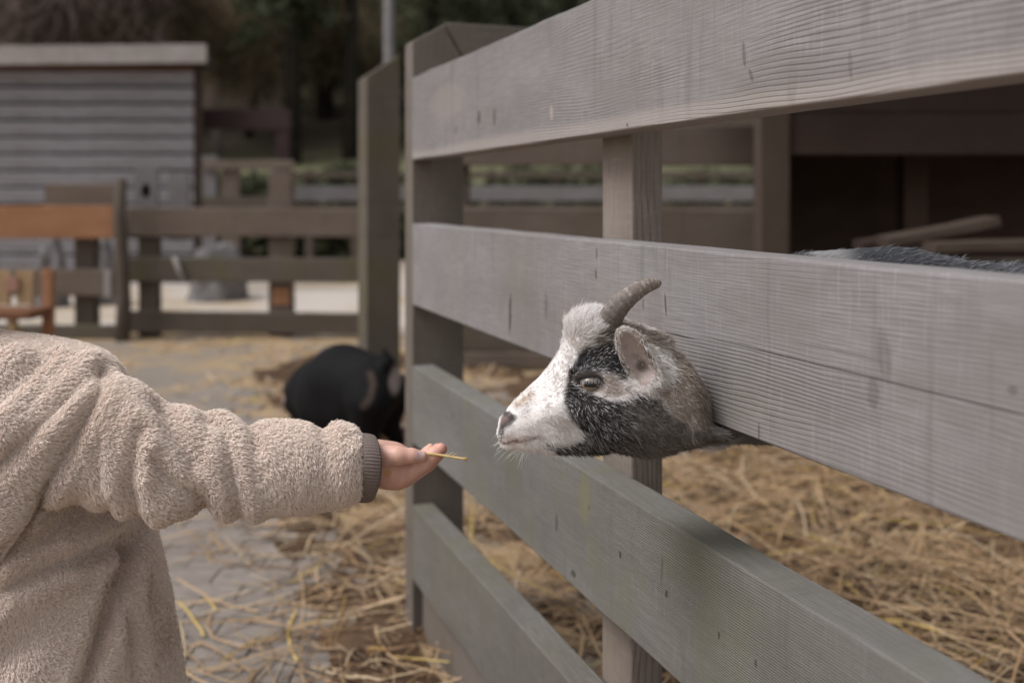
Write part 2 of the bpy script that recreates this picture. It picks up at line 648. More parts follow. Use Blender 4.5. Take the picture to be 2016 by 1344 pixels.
def pen_z(X, Y):
    p = np.stack([X, Y], -1)
    return -0.006 + 0.022 * vnoise(p, 7, 3) + 0.013 * vnoise(p, 19, 4) + 0.006 * vnoise(p, 47, 5)


ss, tt_ = np.linspace(-3.4, 2.2, 190), np.linspace(0.012, 3.4, 120)
S, T_ = np.meshgrid(ss, tt_, indexing='ij')
XY = F0[None, None] + S[..., None] * EDIR + T_[..., None] * NRM
v = np.stack([XY[..., 0], XY[..., 1], pen_z(XY[..., 0], XY[..., 1])], -1).reshape(-1, 3)
n, m = S.shape
i = np.arange(n - 1)[:, None] * m + np.arange(m - 1)[None]
q = np.stack([i, i + 1, i + m + 1, i + m], -1).reshape(-1, 4)
tag(np_mesh('pen_floor', v, q, M_PENFLOOR), kind='structure')

# pavement: grey setts, each its own piece
pave = empty('pavement', (-0.8, 2.2, 0)); tag(pave, kind='structure')
pl = []
for row in range(34):
    y0 = 1.58 + row * 0.092
    w = 0.178
    off = (row % 2) * 0.5 + random.uniform(-0.08, 0.08)
    for k in range(-9, 0):
        x0 = (k + off) * w - 0.05
        edge = -0.196 - (y0 + 0.09 - 1.96) * 0.374 - 0.03
        if x0 + w > edge + 0.05 or x0 < -1.55: continue
        pl.append((x0, y0, w))
base_me = []
for k in range(6):
    vs, fs = board_geo(0.174, 0.088, 0.05, 0.0035, 2, 0.0012, 60 + k)
    me = bpy.data.meshes.new('paver'); me.from_pydata(vs, [], fs)
    me.materials.append(M_PAVER)
    base_me.append(me)
if len(pl) > 296: pl = pl[:296]
for (x0, y0, w) in pl:
    o = bpy.data.objects.new('paver', random.choice(base_me))
    mt = Matrix.Translation((x0, y0, -0.0478 + random.uniform(-0.001, 0.001))) @ Matrix.Rotation(random.gauss(0, 0.005), 4, 'Z') @ Matrix.Rotation(random.gauss(0, 0.003), 4, 'X')
    put(o, pave, mt)


# --- loose straw
def straws(name, roots, lens, zf, cols, lift=0.012, wid=0.0022, seed=1, dirs=None):
    r = np.random.default_rng(seed)
    N, K = len(roots), 5
    ang = r.random(N) * 2 * np.pi if dirs is None else dirs
    bend = r.normal(0, 0.55, N)
    kink = np.where(r.random(N) < 0.25, r.normal(0, 0.9, N), 0)
    s = np.linspace(-0.5, 0.5, K)
    a = ang[:, None] + bend[:, None] * s + kink[:, None] * (s > 0)
    step = lens[:, None] / (K - 1)
    dx, dy = np.cos(a) * step, np.sin(a) * step
    x = roots[:, :1] + np.cumsum(dx, 1) - dx.sum(1, keepdims=True) / 2
    y = roots[:, 1:2] + np.cumsum(dy, 1) - dy.sum(1, keepdims=True) / 2
    tilt = r.normal(0, 0.13, N)[:, None] * s * lens[:, None] * 2
    h = np.abs(r.normal(0, lift, N))[:, None]
    z = np.maximum(zf(x, y) + 0.002, zf(roots[:, :1], roots[:, 1:2]) + h + tilt - 0.02 * (s * 2) ** 2 * (h / 0.02))
    px, py = -np.sin(a), np.cos(a)
    w = wid * r.uniform(0.55, 1.35, N)[:, None]
    c = np.stack([x, y, z], -1)
    side = np.stack([px * w, py * w, np.zeros_like(x)], -1)
    up = np.zeros_like(side); up[..., 2] = w * 0.9
    V = np.stack([c - side, c + up, c + side], 2)       # N,K,3,3
    base = (np.arange(N) * K * 3)[:, None, None] + (np.arange(K - 1) * 3)[None, :, None]
    q = []
    for j in (0, 1):
        q.append(np.stack([base + j, base + j + 1, base + j + 4, base + j + 3], -1))
    q = np.concatenate(q, 2).reshape(-1, 4)
    ci = r.choice(len(cols), N, p=np.array([k[1] for k in cols]) / sum(k[1] for k in cols))
    cc = np.array([k[0] for k in cols])[ci] * r.uniform(0.75, 1.2, (N, 1))
    cc = np.repeat(cc, K * 3, 0)
    o = np_mesh(name, V.reshape(-1, 3), q, M_STRAW, None, True, cc)
    return tag(o, kind='stuff')


t = NT('straw_mat')
M_STRAW = t.done(t.attr('col'), 0.55)
t.bsdf.inputs['Specular IOR Level'].default_value = 0.35

STRAW_BROWN = [((0.29, 0.178, 0.09), 5), ((0.19, 0.112, 0.06), 7), ((0.11, 0.064, 0.037), 7), ((0.40, 0.285, 0.17), 1.6), ((0.42, 0.25, 0.06), 0.4)]
STRAW_GOLD = [((0.37, 0.245, 0.135), 5), ((0.27, 0.175, 0.098), 5), ((0.44, 0.31, 0.09), .9), ((0.43, 0.325, 0.21), 2)]


def pen_roots(n, smin_, smax_, tmin, tmax, r):
    s = r.uniform(smin_, smax_, n); tt = tmin + (tmax - tmin) * r.random(n)
    p = F0 + s[:, None] * EDIR + tt[:, None] * NRM
    return p[:, :2]


def zflat(z): return lambda x, y: np.full(np.shape(x), z)


rr = np.random.default_rng(5)
ro = pen_roots(8500, -1.6, 1.9, 0.05, 1.9, rr)
straws('pen_straw', ro, rr.gamma(4.0, 0.024, len(ro)) + 0.02, pen_z, STRAW_BROWN, 0.016, 0.0017, 2)
ro = pen_roots(2300, -1.0, 1.7, 0.06, 1.5, rr)
straws('long_pen_straw', ro, rr.uniform(0.12, 0.42, len(ro)), pen_z, STRAW_GOLD + [((0.33, 0.22, 0.12), 5)], 0.024, 0.0021, 3)
# beside the fence on the yard side
n = 320
s = rr.uniform(-0.9, 0.9, n); tt = -np.abs(rr.gamma(1.5, 0.085, n)) - 0.03
p = F0 + s[:, None] * EDIR + tt[:, None] * NRM
straws('fence_side_straw', p[:, :2], rr.gamma(4, 0.03, n) + 0.02, zflat(0.003), STRAW_BROWN + [((0.43, 0.31, 0.195), 5)], 0.012, 0.0018, 4)
# single stalks and small heaps on the pavers
n = 46
p = np.stack([rr.uniform(-1.3, -0.1, n), rr.uniform(1.55, 3.6, n)], 1)
hp = []
for (hx, hy, k, sd) in ((-0.88, 2.35, 14, 0.08), (-0.33, 2.12, 26, 0.13), (-0.40, 2.5, 26, 0.13), (-0.72, 1.86, 14, 0.10), (-0.60, 3.0, 60, 0.2), (-0.45, 1.72, 26, 0.12)):
    hp.append(np.stack([rr.normal(hx, sd, k), rr.normal(hy, sd, k)], 1))
p = np.concatenate([p] + hp)
p = p[p[:, 0] < -0.196 - (p[:, 1] - 1.96) * 0.374 - 0.04]
straws('yard_straw', p, rr.uniform(0.06, 0.32, len(p)), zflat(0.004), STRAW_GOLD, 0.008, 0.0023, 6)
n = 4200
p = np.stack([rr.uniform(-3.2, 0.0, n), rr.uniform(3.2, 6.3, n)], 1)
keep = (vnoise(p, 3.0, 8) + rr.normal(0, 0.4, n)) > 0.1
p = p[keep]
straws('litter_straw', p, rr.uniform(0.05, 0.25, len(p)), zflat(-0.012), STRAW_GOLD, 0.01, 0.004, 7)

# trampled brown litter against the fence foot
v = []
ss, t2 = np.linspace(-1.4, 1.6, 90), np.linspace(-0.34, 0.0, 16)
S, T_ = np.meshgrid(ss, t2, indexing='ij')
XY = F0[None, None] + S[..., None] * EDIR + T_[..., None] * NRM
pp = XY[..., :2]
edge = sstep(T_, -0.34, -0.12)
z = -0.03 + 0.034 * edge + 0.004 * vnoise(pp, 17, 11) + 0.003 * vnoise(pp, 41, 12)
v = np.stack([XY[..., 0], XY[..., 1], z], -1).reshape(-1, 3)
n, m = S.shape
i = np.arange(n - 1)[:, None] * m + np.arange(m - 1)[None]
q = np.stack([i, i + 1, i + m + 1, i + m], -1).reshape(-1, 4)
tag(np_mesh('dirt', v, q, M_PENFLOOR), kind='structure')

# ================================================================ WOODS
M_BARK = None
t = NT('bark_mat')
n1 = t.noise(t.mapping(t.coord('Object'), (6, 6, 1.2)), 2.0, 4, 0.6)
M_BARK = t.done(t.mix(t.ramp(n1, 0.35, 0.65), (0.022, 0.02, 0.016), (0.05, 0.042, 0.034)), 0.95)
t = NT('pale_bark_mat')
n1 = t.noise(t.mapping(t.coord('Object'), (6, 6, 1.2)), 2.0, 4, 0.6)
M_PALEBARK = t.done(t.mix(t.ramp(n1, 0.35, 0.65), (0.13, 0.105, 0.095), (0.22, 0.175, 0.155)), 0.95)
t = NT('leaf_mat')                # thin leaves and twigs let some light through
M_LEAF = t.done(t.attr('col'), 0.8)
_tr = t.new('ShaderNodeBsdfTranslucent'); t.link(t.attr('col'), _tr.inputs['Color'])
_mx = t.new('ShaderNodeMixShader'); _mx.inputs[0].default_value = 0.5
t.link(t.bsdf.outputs[0], _mx.inputs[1]); t.link(_tr.outputs[0], _mx.inputs[2])
t.link(_mx.outputs[0], t.n['Material Output'].inputs['Surface'])


def leaf_cloud(centers, size, cols, r, flat=0.5):
    """many small leaf-sized faces"""
    N = len(centers)
    a = r.normal(size=(N, 3)); a[:, 2] *= flat
    a /= np.linalg.norm(a, axis=1, keepdims=True)
    b = np.cross(a, r.normal(size=(N, 3))); b /= np.linalg.norm(b, axis=1, keepdims=True)
    s = size * r.uniform(0.5, 1.4, (N, 1))
    v = np.stack([centers - a * s, centers - b * s * 0.5, centers + a * s, centers + b * s * 0.5], 1).reshape(-1, 3)
    q = np.arange(N * 4).reshape(-1, 4)
    c = np.repeat(np.asarray(cols)[r.integers(0, len(cols), N)] * r.uniform(0.6, 1.3, (N, 1)), 4, 0)
    return v, q, c


def conifer(x, y, h, w, label, cols, seed, low=0.08):
    r = np.random.default_rng(seed)
    z0 = float(hill(np.array(x), np.array(y))) - 0.05
    root = empty('conifer_tree', (x, y, z0), label, 'tree', 'dark conifers at the edge of the woods')
    vs, fs = tube_geo([(x, y, z0), (x + 0.05, y, z0 + h * 0.5), (x, y, z0 + h)], [0.16 + w * 0.05, 0.10 + w * 0.03, 0.02], 8)
    py_mesh('trunk', vs, fs, M_BARK, root, True)
    pts = []
    nb = 140
    for k in range(nb):
        f = low + (1 - low) * (k / nb) ** 0.9
        L = w * (1 - f) ** 0.75 * r.uniform(0.55, 1.15) + 0.15
        a = r.random() * 6.28
        m = int(14 + 50 * L / w)
        u = r.random(m) ** 0.7
        px = x + np.cos(a) * L * u + r.normal(0, 0.16, m)
        py = y + np.sin(a) * L * u + r.normal(0, 0.16, m)
        pz = z0 + f * h - 0.35 * L * u ** 1.6 + r.normal(0, 0.12, m)
        pts.append(np.stack([px, py, pz], 1))
    v, q, c = leaf_cloud(np.concatenate(pts), 0.13, cols, r, 0.9)
    np_mesh('crown', v, q, M_LEAF, root, False, c)
    return root


def bare_tree(x, y, h, label, seed, mat, twig_cols=None, ntw=900):
    r = random.Random(seed)
    nr = np.random.default_rng(seed)
    z0 = float(hill(np.array(x), np.array(y))) - 0.05
    root = empty('bare_tree', (x, y, z0), label, 'tree', 'leafless trees in front of the woods')
    V, Fc, tips = [], [], []

    def limb(p, d, L, rad, depth):
        pts = [p]; rs = [rad]
        for k in range(4):
            d = (d + Vector((r.gauss(0, .16), r.gauss(0, .16), r.gauss(0.06, .1)))).normalized()
            p = p + d * (L / 4); pts.append(p); rs.append(rad * (1 - 0.17 * (k + 1)))
        vs, fs = tube_geo(pts, rs, 6 if depth < 2 else 4)
        o = len(V); V.extend(vs); Fc.extend([tuple(a + o for a in f) for f in fs])
        tips.append(pts[-1]); tips.append(pts[-2])
        if depth < 3:
            for k in range(4 if depth == 0 else 3):
                q_ = pts[r.choice((2, 3, 4, 4))]
                nd = (d + Vector((r.gauss(0, .7), r.gauss(0, .7), r.gauss(.25, .4)))).normalized()
                limb(q_, nd, L * r.uniform(.5, .75), rad * 0.5, depth + 1)
    limb(Vector((x, y, z0)), Vector((r.gauss(0, .06), 0, 1)), h * 0.27, 0.11 + h * 0.006, 0)
    py_mesh('trunk', V, Fc, mat, root, True)
    tp = np.array([tuple(k) for k in tips])
    cen = tp[nr.integers(0, len(tp), ntw)] + nr.normal(0, 0.45, (ntw, 3))
    N = len(cen)
    a = nr.normal(size=(N, 3)); a[:, 2] = np.abs(a[:, 2]) + 0.5
    a /= np.linalg.norm(a, axis=1, keepdims=True)
    b = np.cross(a, nr.normal(size=(N, 3))); b /= np.linalg.norm(b, axis=1, keepdims=True)
    L = nr.uniform(.3, .8, (N, 1))
    v = np.stack([cen - a * L, cen + b * .035, cen + a * L], 1).reshape(-1, 3)
    c = np.repeat(np.asarray(twig_cols)[nr.integers(0, len(twig_cols), N)] * nr.uniform(.7, 1.25, (N, 1)), 3, 0)
    np_mesh('crown', v, np.arange(N * 3).reshape(-1, 3), M_LEAF, root, False, c)
    return root


GD = [(0.06, 0.07, 0.042), (0.085, 0.097, 0.056), (0.11, 0.12, 0.07)]
GM = [(0.11, 0.12, 0.072), (0.15, 0.157, 0.092), (0.18, 0.177, 0.11)]
TWB = [(0.28, 0.22, 0.195), (0.20, 0.16, 0.147), (0.34, 0.26, 0.23)]
TWY = [(0.26, 0.21, 0.125), (0.20, 0.16, 0.11), (0.28, 0.21, 0.145)]


def px_at(px, Y): return (px - 1008) / F * Y


con = [(575, 27.5, 13, 1.9, 'dark conifer nearest the reddish frame beside the shed, its trunk bare low down', GD, .30),
       (640, 33, 13, 2.4, 'broad mid green conifer between two dark trunks behind the far paddock', GM, .06),
       (690, 28, 14, 1.5, 'slender dark conifer just left of the tall gate post', GD, .36),
       (765, 34, 14, 2.6, 'dark olive conifer behind the thin grey pole', GM, .05),
       (850, 31, 14, 2.4, 'conifer whose crown shows above the slanted fence post', GM, .05),
       (930, 36, 15, 2.6, 'conifer standing over the short board on top of the fence post', GD, .05),
       (1020, 32, 15, 2.5, 'conifer above the point where the top rail leaves the frame', GD, .05),
       (1120, 36, 15, 2.8, 'conifer furthest to the right above the top rail', GD, .05),
       (520, 38, 14, 2.4, 'mid green conifer behind the yellowish bare tree', GM, .06)]
for k, (px, Y, h, w, lab, cols, low) in enumerate(con):
    conifer(px_at(px, Y), Y, h, w, lab, cols, 100 + k, low)
bare = [(20, 30, 11, 'brown leafless tree over the left end of the shed roof', TWB, M_PALEBARK),
        (110, 27, 11, 'brown leafless tree with pinkish twigs over the middle of the shed roof', TWB, M_PALEBARK),
        (200, 31, 12, 'dark leafless tree behind the centre of the shed roof', TWB, M_BARK),
        (290, 28, 11, 'grey brown leafless tree over the right half of the shed roof', TWB, M_PALEBARK),
        (370, 33, 12, 'leafless tree just over the right end of the shed roof', TWB, M_BARK),
        (430, 29, 9, 'yellowish bare tree just right of the shed', TWY, M_PALEBARK),
        (490, 31, 11, 'olive brown bare tree above the reddish frame', TWY, M_BARK)]
for k, (px, Y, h, lab, tw, mb) in enumerate(bare):
    bare_tree(px_at(px, Y), Y, h, lab, 200 + k, mb, tw, 4200)

# the far wood on the slope, one mass
r = np.random.default_rng(77)
n = 30000
X = r.uniform(-48, 26, n); Y = 38 + 34 * r.random(n)
hz = hill(X, Y) + r.random(n) ** 1.2 * (5.5 + 2.0 * np.sin(X * .9) + 1.5 * np.sin(X * .37 + Y))
dark = vnoise(np.stack([X, Y * .3], -1), 0.35, 6) + ((X / Y) > -.22) * 1.4 - ((X / Y) < -.25) * 3
v, q, c = leaf_cloud(np.stack([X, Y, hz], 1), 0.55, [(1, 1, 1)], r, 1.5)
cc = np.where((dark > 0.3)[:, None], np.array([0.19, 0.20, 0.135]), np.array([0.38, 0.305, 0.27])) * r.uniform(.5, 1.3, (n, 1))
tag(np_mesh('woods', v, q, M_LEAF, None, False, np.repeat(cc, 4, 0)), kind='stuff')

# ================================================================ TIMBER
GREYL = (0.30, 0.275, 0.27)
DK = (0.115, 0.095, 0.09)


def rail_s(px):
    Y = 1.96 * 537 / (px - 275)
    return (1.96 - Y) / 0.9366


def rail_mark(px, py, z0, w_px, h_px, lean=0.0, s=0.9, *mc):
    Y = 1.96 * 537 / (px - 275)
    sc = Y / F
    z = H + (390 - py) * sc - z0
    # along the rail one pixel covers more wood, since the rail runs away from us
    dsdx = abs(rail_s(px + 1) - rail_s(px))
    return (rail_s(px), z, w_px * dsdx, h_px * sc, lean, s, *mc)


R1, R2, R3, R4 = (0.935, 0.161), (0.650, 0.160), (0.379, 0.152), (0.110, 0.147)
m1 = [rail_mark(*a) for a in ((942, 232, R1[0], 3, 17, .05, .75), (972, 232, R1[0], 3, 22, .05, .6), (898, 256, R1[0], 3, 9, 0, .55),
                              (1233, 247, R1[0], 1.6, 4, 0, 1.0), (1465, 110, R1[0], 4, 30, -.12, .5), (1478, 150, R1[0], 4, 16, -.5, .45),
                              (1675, 130, R1[0], 5, 36, -.1, .3), (1085, 222, R1[0], 3, 18, -.1, .8, (.42, .35, .29)), (880, 200, R1[0], 40, 40, 0, .5, (.30, .265, .235)),
                              (1250, 120, R1[0], 14, 70, 0, .3, (.17, .15, .14)), (1560, 160, R1[0], 12, 60, 0, .4, (.17, .15, .14)), (1800, 90, R1[0], 20, 80, 0, .35, (.19, .17, .165)))]
m2 = [rail_mark(*a) for a in ((1004, 618, R2[0], 2.4, 46, .04, 1.0), (1173, 541, R2[0], 1.6, 12, -.1, .9), (1310, 600, R2[0], 2.0, 26, -.12, .8),
                              (1266, 600, R2[0], 2.0, 14, .05, .6), (1174, 500, R2[0], 1.2, 14, 0, .8), (1735, 700, R2[0], 16, 60, -.1, .28),
                              (1712, 775, R2[0], 14, 36, -.2, .3), (1075, 600, R2[0], 3, 34, 0, .4), (1493, 850, R2[0], 2, 22, 0, .6),
                              (1990, 770, R2[0], 12, 12, 0, .4), (1335, 660, R2[0], 30, 2.2, 0, .8), (1700, 740, R2[0], 420, 2.2, 0, .75), (1640, 690, R2[0], 110, 1.6, 0, .5),
                              (1290, 610, R2[0], 18, 60, .05, .45, (.17, .145, .13)), (1900, 620, R2[0], 30, 70, 0, .4, (.17, .15, .145)),
                              (930, 560, R2[0], 26, 50, 0, .4, (.20, .175, .165)), (1560, 640, R2[0], 50, 60, 0, .35, (.19, .165, .155)))]
m3 = [rail_mark(*a) for a in ((1095, 1030, R3[0], 3, 22, .05, .6), (1222, 1092, R3[0], 2.4, 9, 0, .9), (1312, 1168, R3[0], 2.6, 9, 0, .9),
                              (1416, 1250, R3[0], 2.6, 9, 0, .8), (1488, 1305, R3[0], 3, 10, 0, .7), (1160, 1000, R3[0], 2, 8, 0, .6),
                              (1130, 1130, R3[0], 6, 8, .3, .8), (1303, 1120, R3[0], 2, 34, .1, .45), (892, 818, R3[0], 2, 7, 0, .5),
                              (1152, 980, R3[0], 13, 62, 0, .5, (.20, .182, .085)), (1165, 1080, R3[0], 9, 50, 0, .4, (.17, .16, .095)),
                              (1010, 940, R3[0], 22, 60, 0, .5, (.13, .13, .095)), (1380, 1240, R3[0], 30, 50, 0, .35, (.14, .137, .095)))]
m1, m2, m3 = [[(*a[:5], a[5] * .8, *a[6:]) for a in m] for m in (m1, m2, m3)]
WR1 = wood('rail_timber_top', (0.284, 0.268, 0.270), (0.12, 0.09, 0.085), 230, 0.8, 0.015, 0.05, 1.0, m1, 0.5, 0.0008, (0.37, 0.315, 0.285), (0.024, 0.010))
WR2 = wood('rail_timber_second', (0.277, 0.260, 0.261), (0.11, 0.088, 0.086), 280, 0.6, 0.015, 0.12, 2.3, m2, 0.55, 0.0008, split=.078)
WR3 = wood('rail_timber_third', (0.212, 0.202, 0.194), (0.105, 0.088, 0.078), 400, 0.5, 0.007, 0.5, 3.1, m3, 0.5, 0.0008)
WR4 = wood('rail_timber_fourth', (0.185, 0.172, 0.158), (0.10, 0.085, 0.072), 300, 0.4, 0.010, 0.55, 4.4, (), 0.3, 0.0008)
WPOST = wood('post_timber', (0.285, 0.24, 0.215), (0.13, 0.10, 0.08), 200, 0.45, 0.02, 0.25, 5.2, (), 0.35)
WMAIN = wood('corner_post_timber', (0.185, 0.158, 0.14), (0.075, 0.06, 0.05), 130, 0.4, 0.03, 0.15, 6.9, (), 0.35)
WBROWN = wood('brown_timber', (0.118, 0.096, 0.082), (0.06, 0.047, 0.038), 90, 0.4, 0.03, 0.45, 7.7, (), 0.4)
WBROWN2 = wood('warm_brown_timber', (0.175, 0.138, 0.118), (0.085, 0.063, 0.052), 90, 0.4, 0.03, 0.25, 8.7, (), 0.4)
WGREEN = wood('mossy_timber', (0.140, 0.120, 0.100), (0.07, 0.056, 0.045), 90, 0.4, 0.03, 0.8, 8.1, (), 0.4)
WSHED = wood('shed_timber', (0.335, 0.328, 0.357), (0.18, 0.172, 0.182), 60, 0.4, 0.04, 0.1, 9.3, (), 0.4)
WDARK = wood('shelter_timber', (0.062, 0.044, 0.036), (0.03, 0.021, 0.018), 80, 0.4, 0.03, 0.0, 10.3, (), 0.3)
WRACK = wood('rack_timber', (0.085, 0.063, 0.050), (0.042, 0.031, 0.025), 80, 0.4, 0.03, 0.0, 16.3, (), 0.3)
WGREY = wood('grey_rail_timber', (0.20, 0.19, 0.195), (0.12, 0.11, 0.11), 70, 0.4, 0.03, 0.1, 17.3, (), 0.3)
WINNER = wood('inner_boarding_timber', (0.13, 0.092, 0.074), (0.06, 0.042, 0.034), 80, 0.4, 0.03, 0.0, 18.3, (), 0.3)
WPURP = wood('reddish_timber', (0.062, 0.043, 0.043), (0.03, 0.022, 0.022), 80, 0.4, 0.03, 0.0, 11.3, (), 0.3)
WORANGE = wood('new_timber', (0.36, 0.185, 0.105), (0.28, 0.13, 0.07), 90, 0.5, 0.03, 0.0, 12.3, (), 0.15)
WYEL = wood('chair_timber', (0.40, 0.28, 0.165), (0.30, 0.19, 0.10), 90, 0.5, 0.03, 0.0, 13.3, (), 0.15)
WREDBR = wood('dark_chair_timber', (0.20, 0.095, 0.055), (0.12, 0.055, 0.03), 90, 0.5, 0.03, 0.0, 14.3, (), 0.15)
WPALE = wood('pale_timber', (0.36, 0.33, 0.32), (0.2, 0.17, 0.16), 70, 0.4, 0.03, 0.1, 15.3, (), 0.3)
UP = (0, 0, 1)

# ---- the fence the goat looks through
pen_fence = empty('pen_fence', tuple(FP(0, 0, 0)),
                  'grey weathered board fence of wide rails that the spotted goat pokes its head through', 'fence')
for (z0, hh), mt, w in ((R1, WR1, .0016), (R2, WR2, .0012), (R3, WR3, .0012), (R4, WR4, .0012)):
    board('rail', pen_fence, FP(0.001, 0, z0), EDIR, UP, 1.92, 0.042, hh, mt, 0.0022, w)
board('base_board', pen_fence, FP(0.001, 0.02, -0.03), EDIR, UP, 1.92, 0.03, 0.128, WMAIN, 0.004, .002)


def poly_post(name, parent, outline, a0, a1, mat, org, udir, wdir, extr):
    """outline in (u, z), extruded from a0 to a1 along extr"""
    n_ = len(outline)
    vs = []
    for a in (a0, a1):
        for (u, z) in outline:
            vs.append(np.asarray(org) + np.asarray(udir) * u + np.asarray(extr) * a + np.array([0, 0, z]))
    vs = [tuple(k) for k in vs]
    # local x along z so that the grain runs up the post
    m = frame(org, UP, udir)
    mi = m.inverted()
    vs = [mi @ Vector(k) for k in vs]
    fs = [tuple(range(n_)), tuple(range(2 * n_ - 1, n_ - 1, -1))] + [(k + n_, (k + 1) % n_ + n_, (k + 1) % n_, k) for k in range(n_)]
    bm_o = py_mesh(name, vs, fs, mat, parent, False, m)
    import bmesh
    bm = bmesh.new(); bm.from_mesh(bm_o.data)
    bmesh.ops.recalc_face_normals(bm, faces=bm.faces)
    bmesh.ops.bevel(bm, geom=list(bm.edges), offset=0.003, segments=2, affect='EDGES', profile=0.6)
    bm.to_mesh(bm_o.data); bm.free()
    return bm_o


poly_post('corner_post', pen_fence, [(0, -.05), (0, 1.166), (.006, 1.172), (.064, 1.205), (.106, 1.135), (.106, -.05)], -.06, 0, WMAIN, F0, NRM, None, EDIR)
poly_post('top_board', pen_fence, [(.067, 1.207), (.074, 1.211), (.60, 1.211), (.60, 1.05), (.109, 1.05), (.109, 1.137)], -.05, -.004, WMAIN, F0, NRM, None, EDIR)
# intermediate post standing behind the rails
s_a = None
best = 9e9
for k in range(2000):
    s_ = k * 0.0008
    p = FP(s_, 0.0445, 0)
    e_ = abs(1008 + p[0] / p[1] * F - 1184)
    if e_ < best: best, s_a = e_, s_
best = 9e9
for k in range(2000):
    s_ = k * 0.0008
    p = FP(s_, 0.0445, 0)
    e_ = abs(1008 + p[0] / p[1] * F - 1242)
    if e_ < best: best, s_b = e_, s_
board('post', pen_fence, FP(s_b, 0.0445, -.05), UP, -EDIR, 1.20, 0.043, s_b - s_a, WPOST, 0.003, .001)
board('post', pen_fence, FP(1.86, 0.0445, -.05), UP, -EDIR, 1.20, 0.043, s_b - s_a, WPOST, 0.003, .001)
# nail heads
t = NT('nail_mat'); M_NAIL = t.done((0.05, 0.035, 0.03), 0.6)
for px_, py_ in ((1233, 120), ):
    pass

# ---- tall gate post further back
GY = 3.5
a_, b_ = P(722, 150, GY), P(785, 150, GY)
gate_post = empty('gate_post', (a_[0], GY, 0), 'tall brown plank post with a slanted top behind the black goat', 'post')
wdt = (b_[0] - a_[0]) / NRM[0]
poly_post('plank', gate_post, [(0, -.05), (0, P(0, 150, GY)[2]), (wdt, P(0, 104, GY)[2]), (wdt, -.05)], -.15, 0, WGREEN, (a_[0], GY, 0), NRM, None, EDIR)

# ---- thin grey pole
pp_ = P(767, 0, 9.4)
vs, fs = tube_geo([(pp_[0], 9.4, -.05), (pp_[0], 9.4, 1.5), (pp_[0] - .015, 9.4, 4.2)], [.055, .053, .045], 12)
tag(py_mesh('pole', vs, fs, WGREY, None, True), 'thin grey upright pole rising behind the tall gate post', 'pole')

# ---- fences across the yard
BY = 6.13


def hboard(name, parent, x0, x1, y0, y1, Y, T, mat, slope=0.0, wob=.003):
    a, b = P(x0, y1, Y), P(x1, y1 + slope, Y)
    return board(name, parent, a, b - a, UP, float(np.linalg.norm(b - a)), T, (y1 - y0) / F * Y, mat, .006, wob)


def vpost(name, parent, x0, x1, ytop, Y, D, mat, zb=-.06, wob=.003):
    a = P(x1, ytop, Y)
    return board(name, parent, (a[0], Y, zb), UP, (-1, 0, 0), a[2] - zb, D, (x1 - x0) / F * Y, mat, .006, wob)


yf = empty('yard_fence', (P(475, 0, BY)[0], BY, 0), 'brown three-rail fence across the yard, left of the tall gate post', 'fence', None)
hboard('rail', yf, 250, 716, 409, 465, BY, .04, WBROWN2, 2)
hboard('rail', yf, 250, 716, 506, 554, BY, .04, WGREEN, 3)
hboard('rail', yf, 250, 716, 612, 654, BY, .04, WBROWN, 5)
vpost('post', yf, 528, 574, 336, BY + .045, .10, WBROWN2)
vpost('post', yf, 272, 310, 440, BY + .045, .08, WBROWN)
patch = hboard('repair_block', yf, 537, 570, 566, 600, BY + .038, .006, WORANGE); patch['label'] = 'pale orange block on the fence post'
# the plank with a knot hole: real hole through the board
kx, ky, kY = 287, 368, BY + .045
ce = P(kx, 372, kY); hw_, hh_ = 22 / F * kY, 44 / F * kY
ring_o, ring_i = [], []
for k in range(24):
    a = 2 * math.pi * k / 24
    sx, sz = math.cos(a), math.sin(a)
    mxx = max(abs(sx), abs(sz))
    ring_o.append((sx / mxx * hw_, sz / mxx * hh_ * (1.0 if sz < 0 else 0.95)))
    ring_i.append((.03 * sx, .045 * sz - .012))
vs, fs = [], []
for y_ in (0, .035):
    for rg in (ring_o, ring_i):
        vs += [(ce[0] + a, kY + y_, ce[2] + b) for a, b in rg]
for k in range(24):
    j = (k + 1) % 24
    fs += [(k, j, 24 + j, 24 + k), (48 + j, 48 + k, 72 + k, 72 + j), (24 + k, 24 + j, 72 + j, 72 + k), (j, k, 48 + k, 48 + j)]
kp = py_mesh('knot_plank', vs, fs, WGREY, yf, False)
t = NT('knot_mat'); M_KNOT = t.done((.018, .014, .012), .9)
kv = [(ce[0] + a * 1.1, kY + .02, ce[2] + (b + .012) * 1.1 - .012) for a, b in ring_i] + [(ce[0] + a * 1.1, kY + .03, ce[2] + (b + .012) * 1.1 - .012) for a, b in ring_i]
py_mesh('knot', kv, [tuple(range(24)), tuple(range(47, 23, -1))] + [(k, 24 + k, 24 + (k + 1) % 24, (k + 1) % 24) for k in range(24)], M_KNOT, kp)
kp['label'] = 'grey plank end with an oval black knot'
vpost('plank_end', yf, 330, 372, 338, BY + .05, .03, WGREY, .6)['label'] = 'grey plank end without a knot'

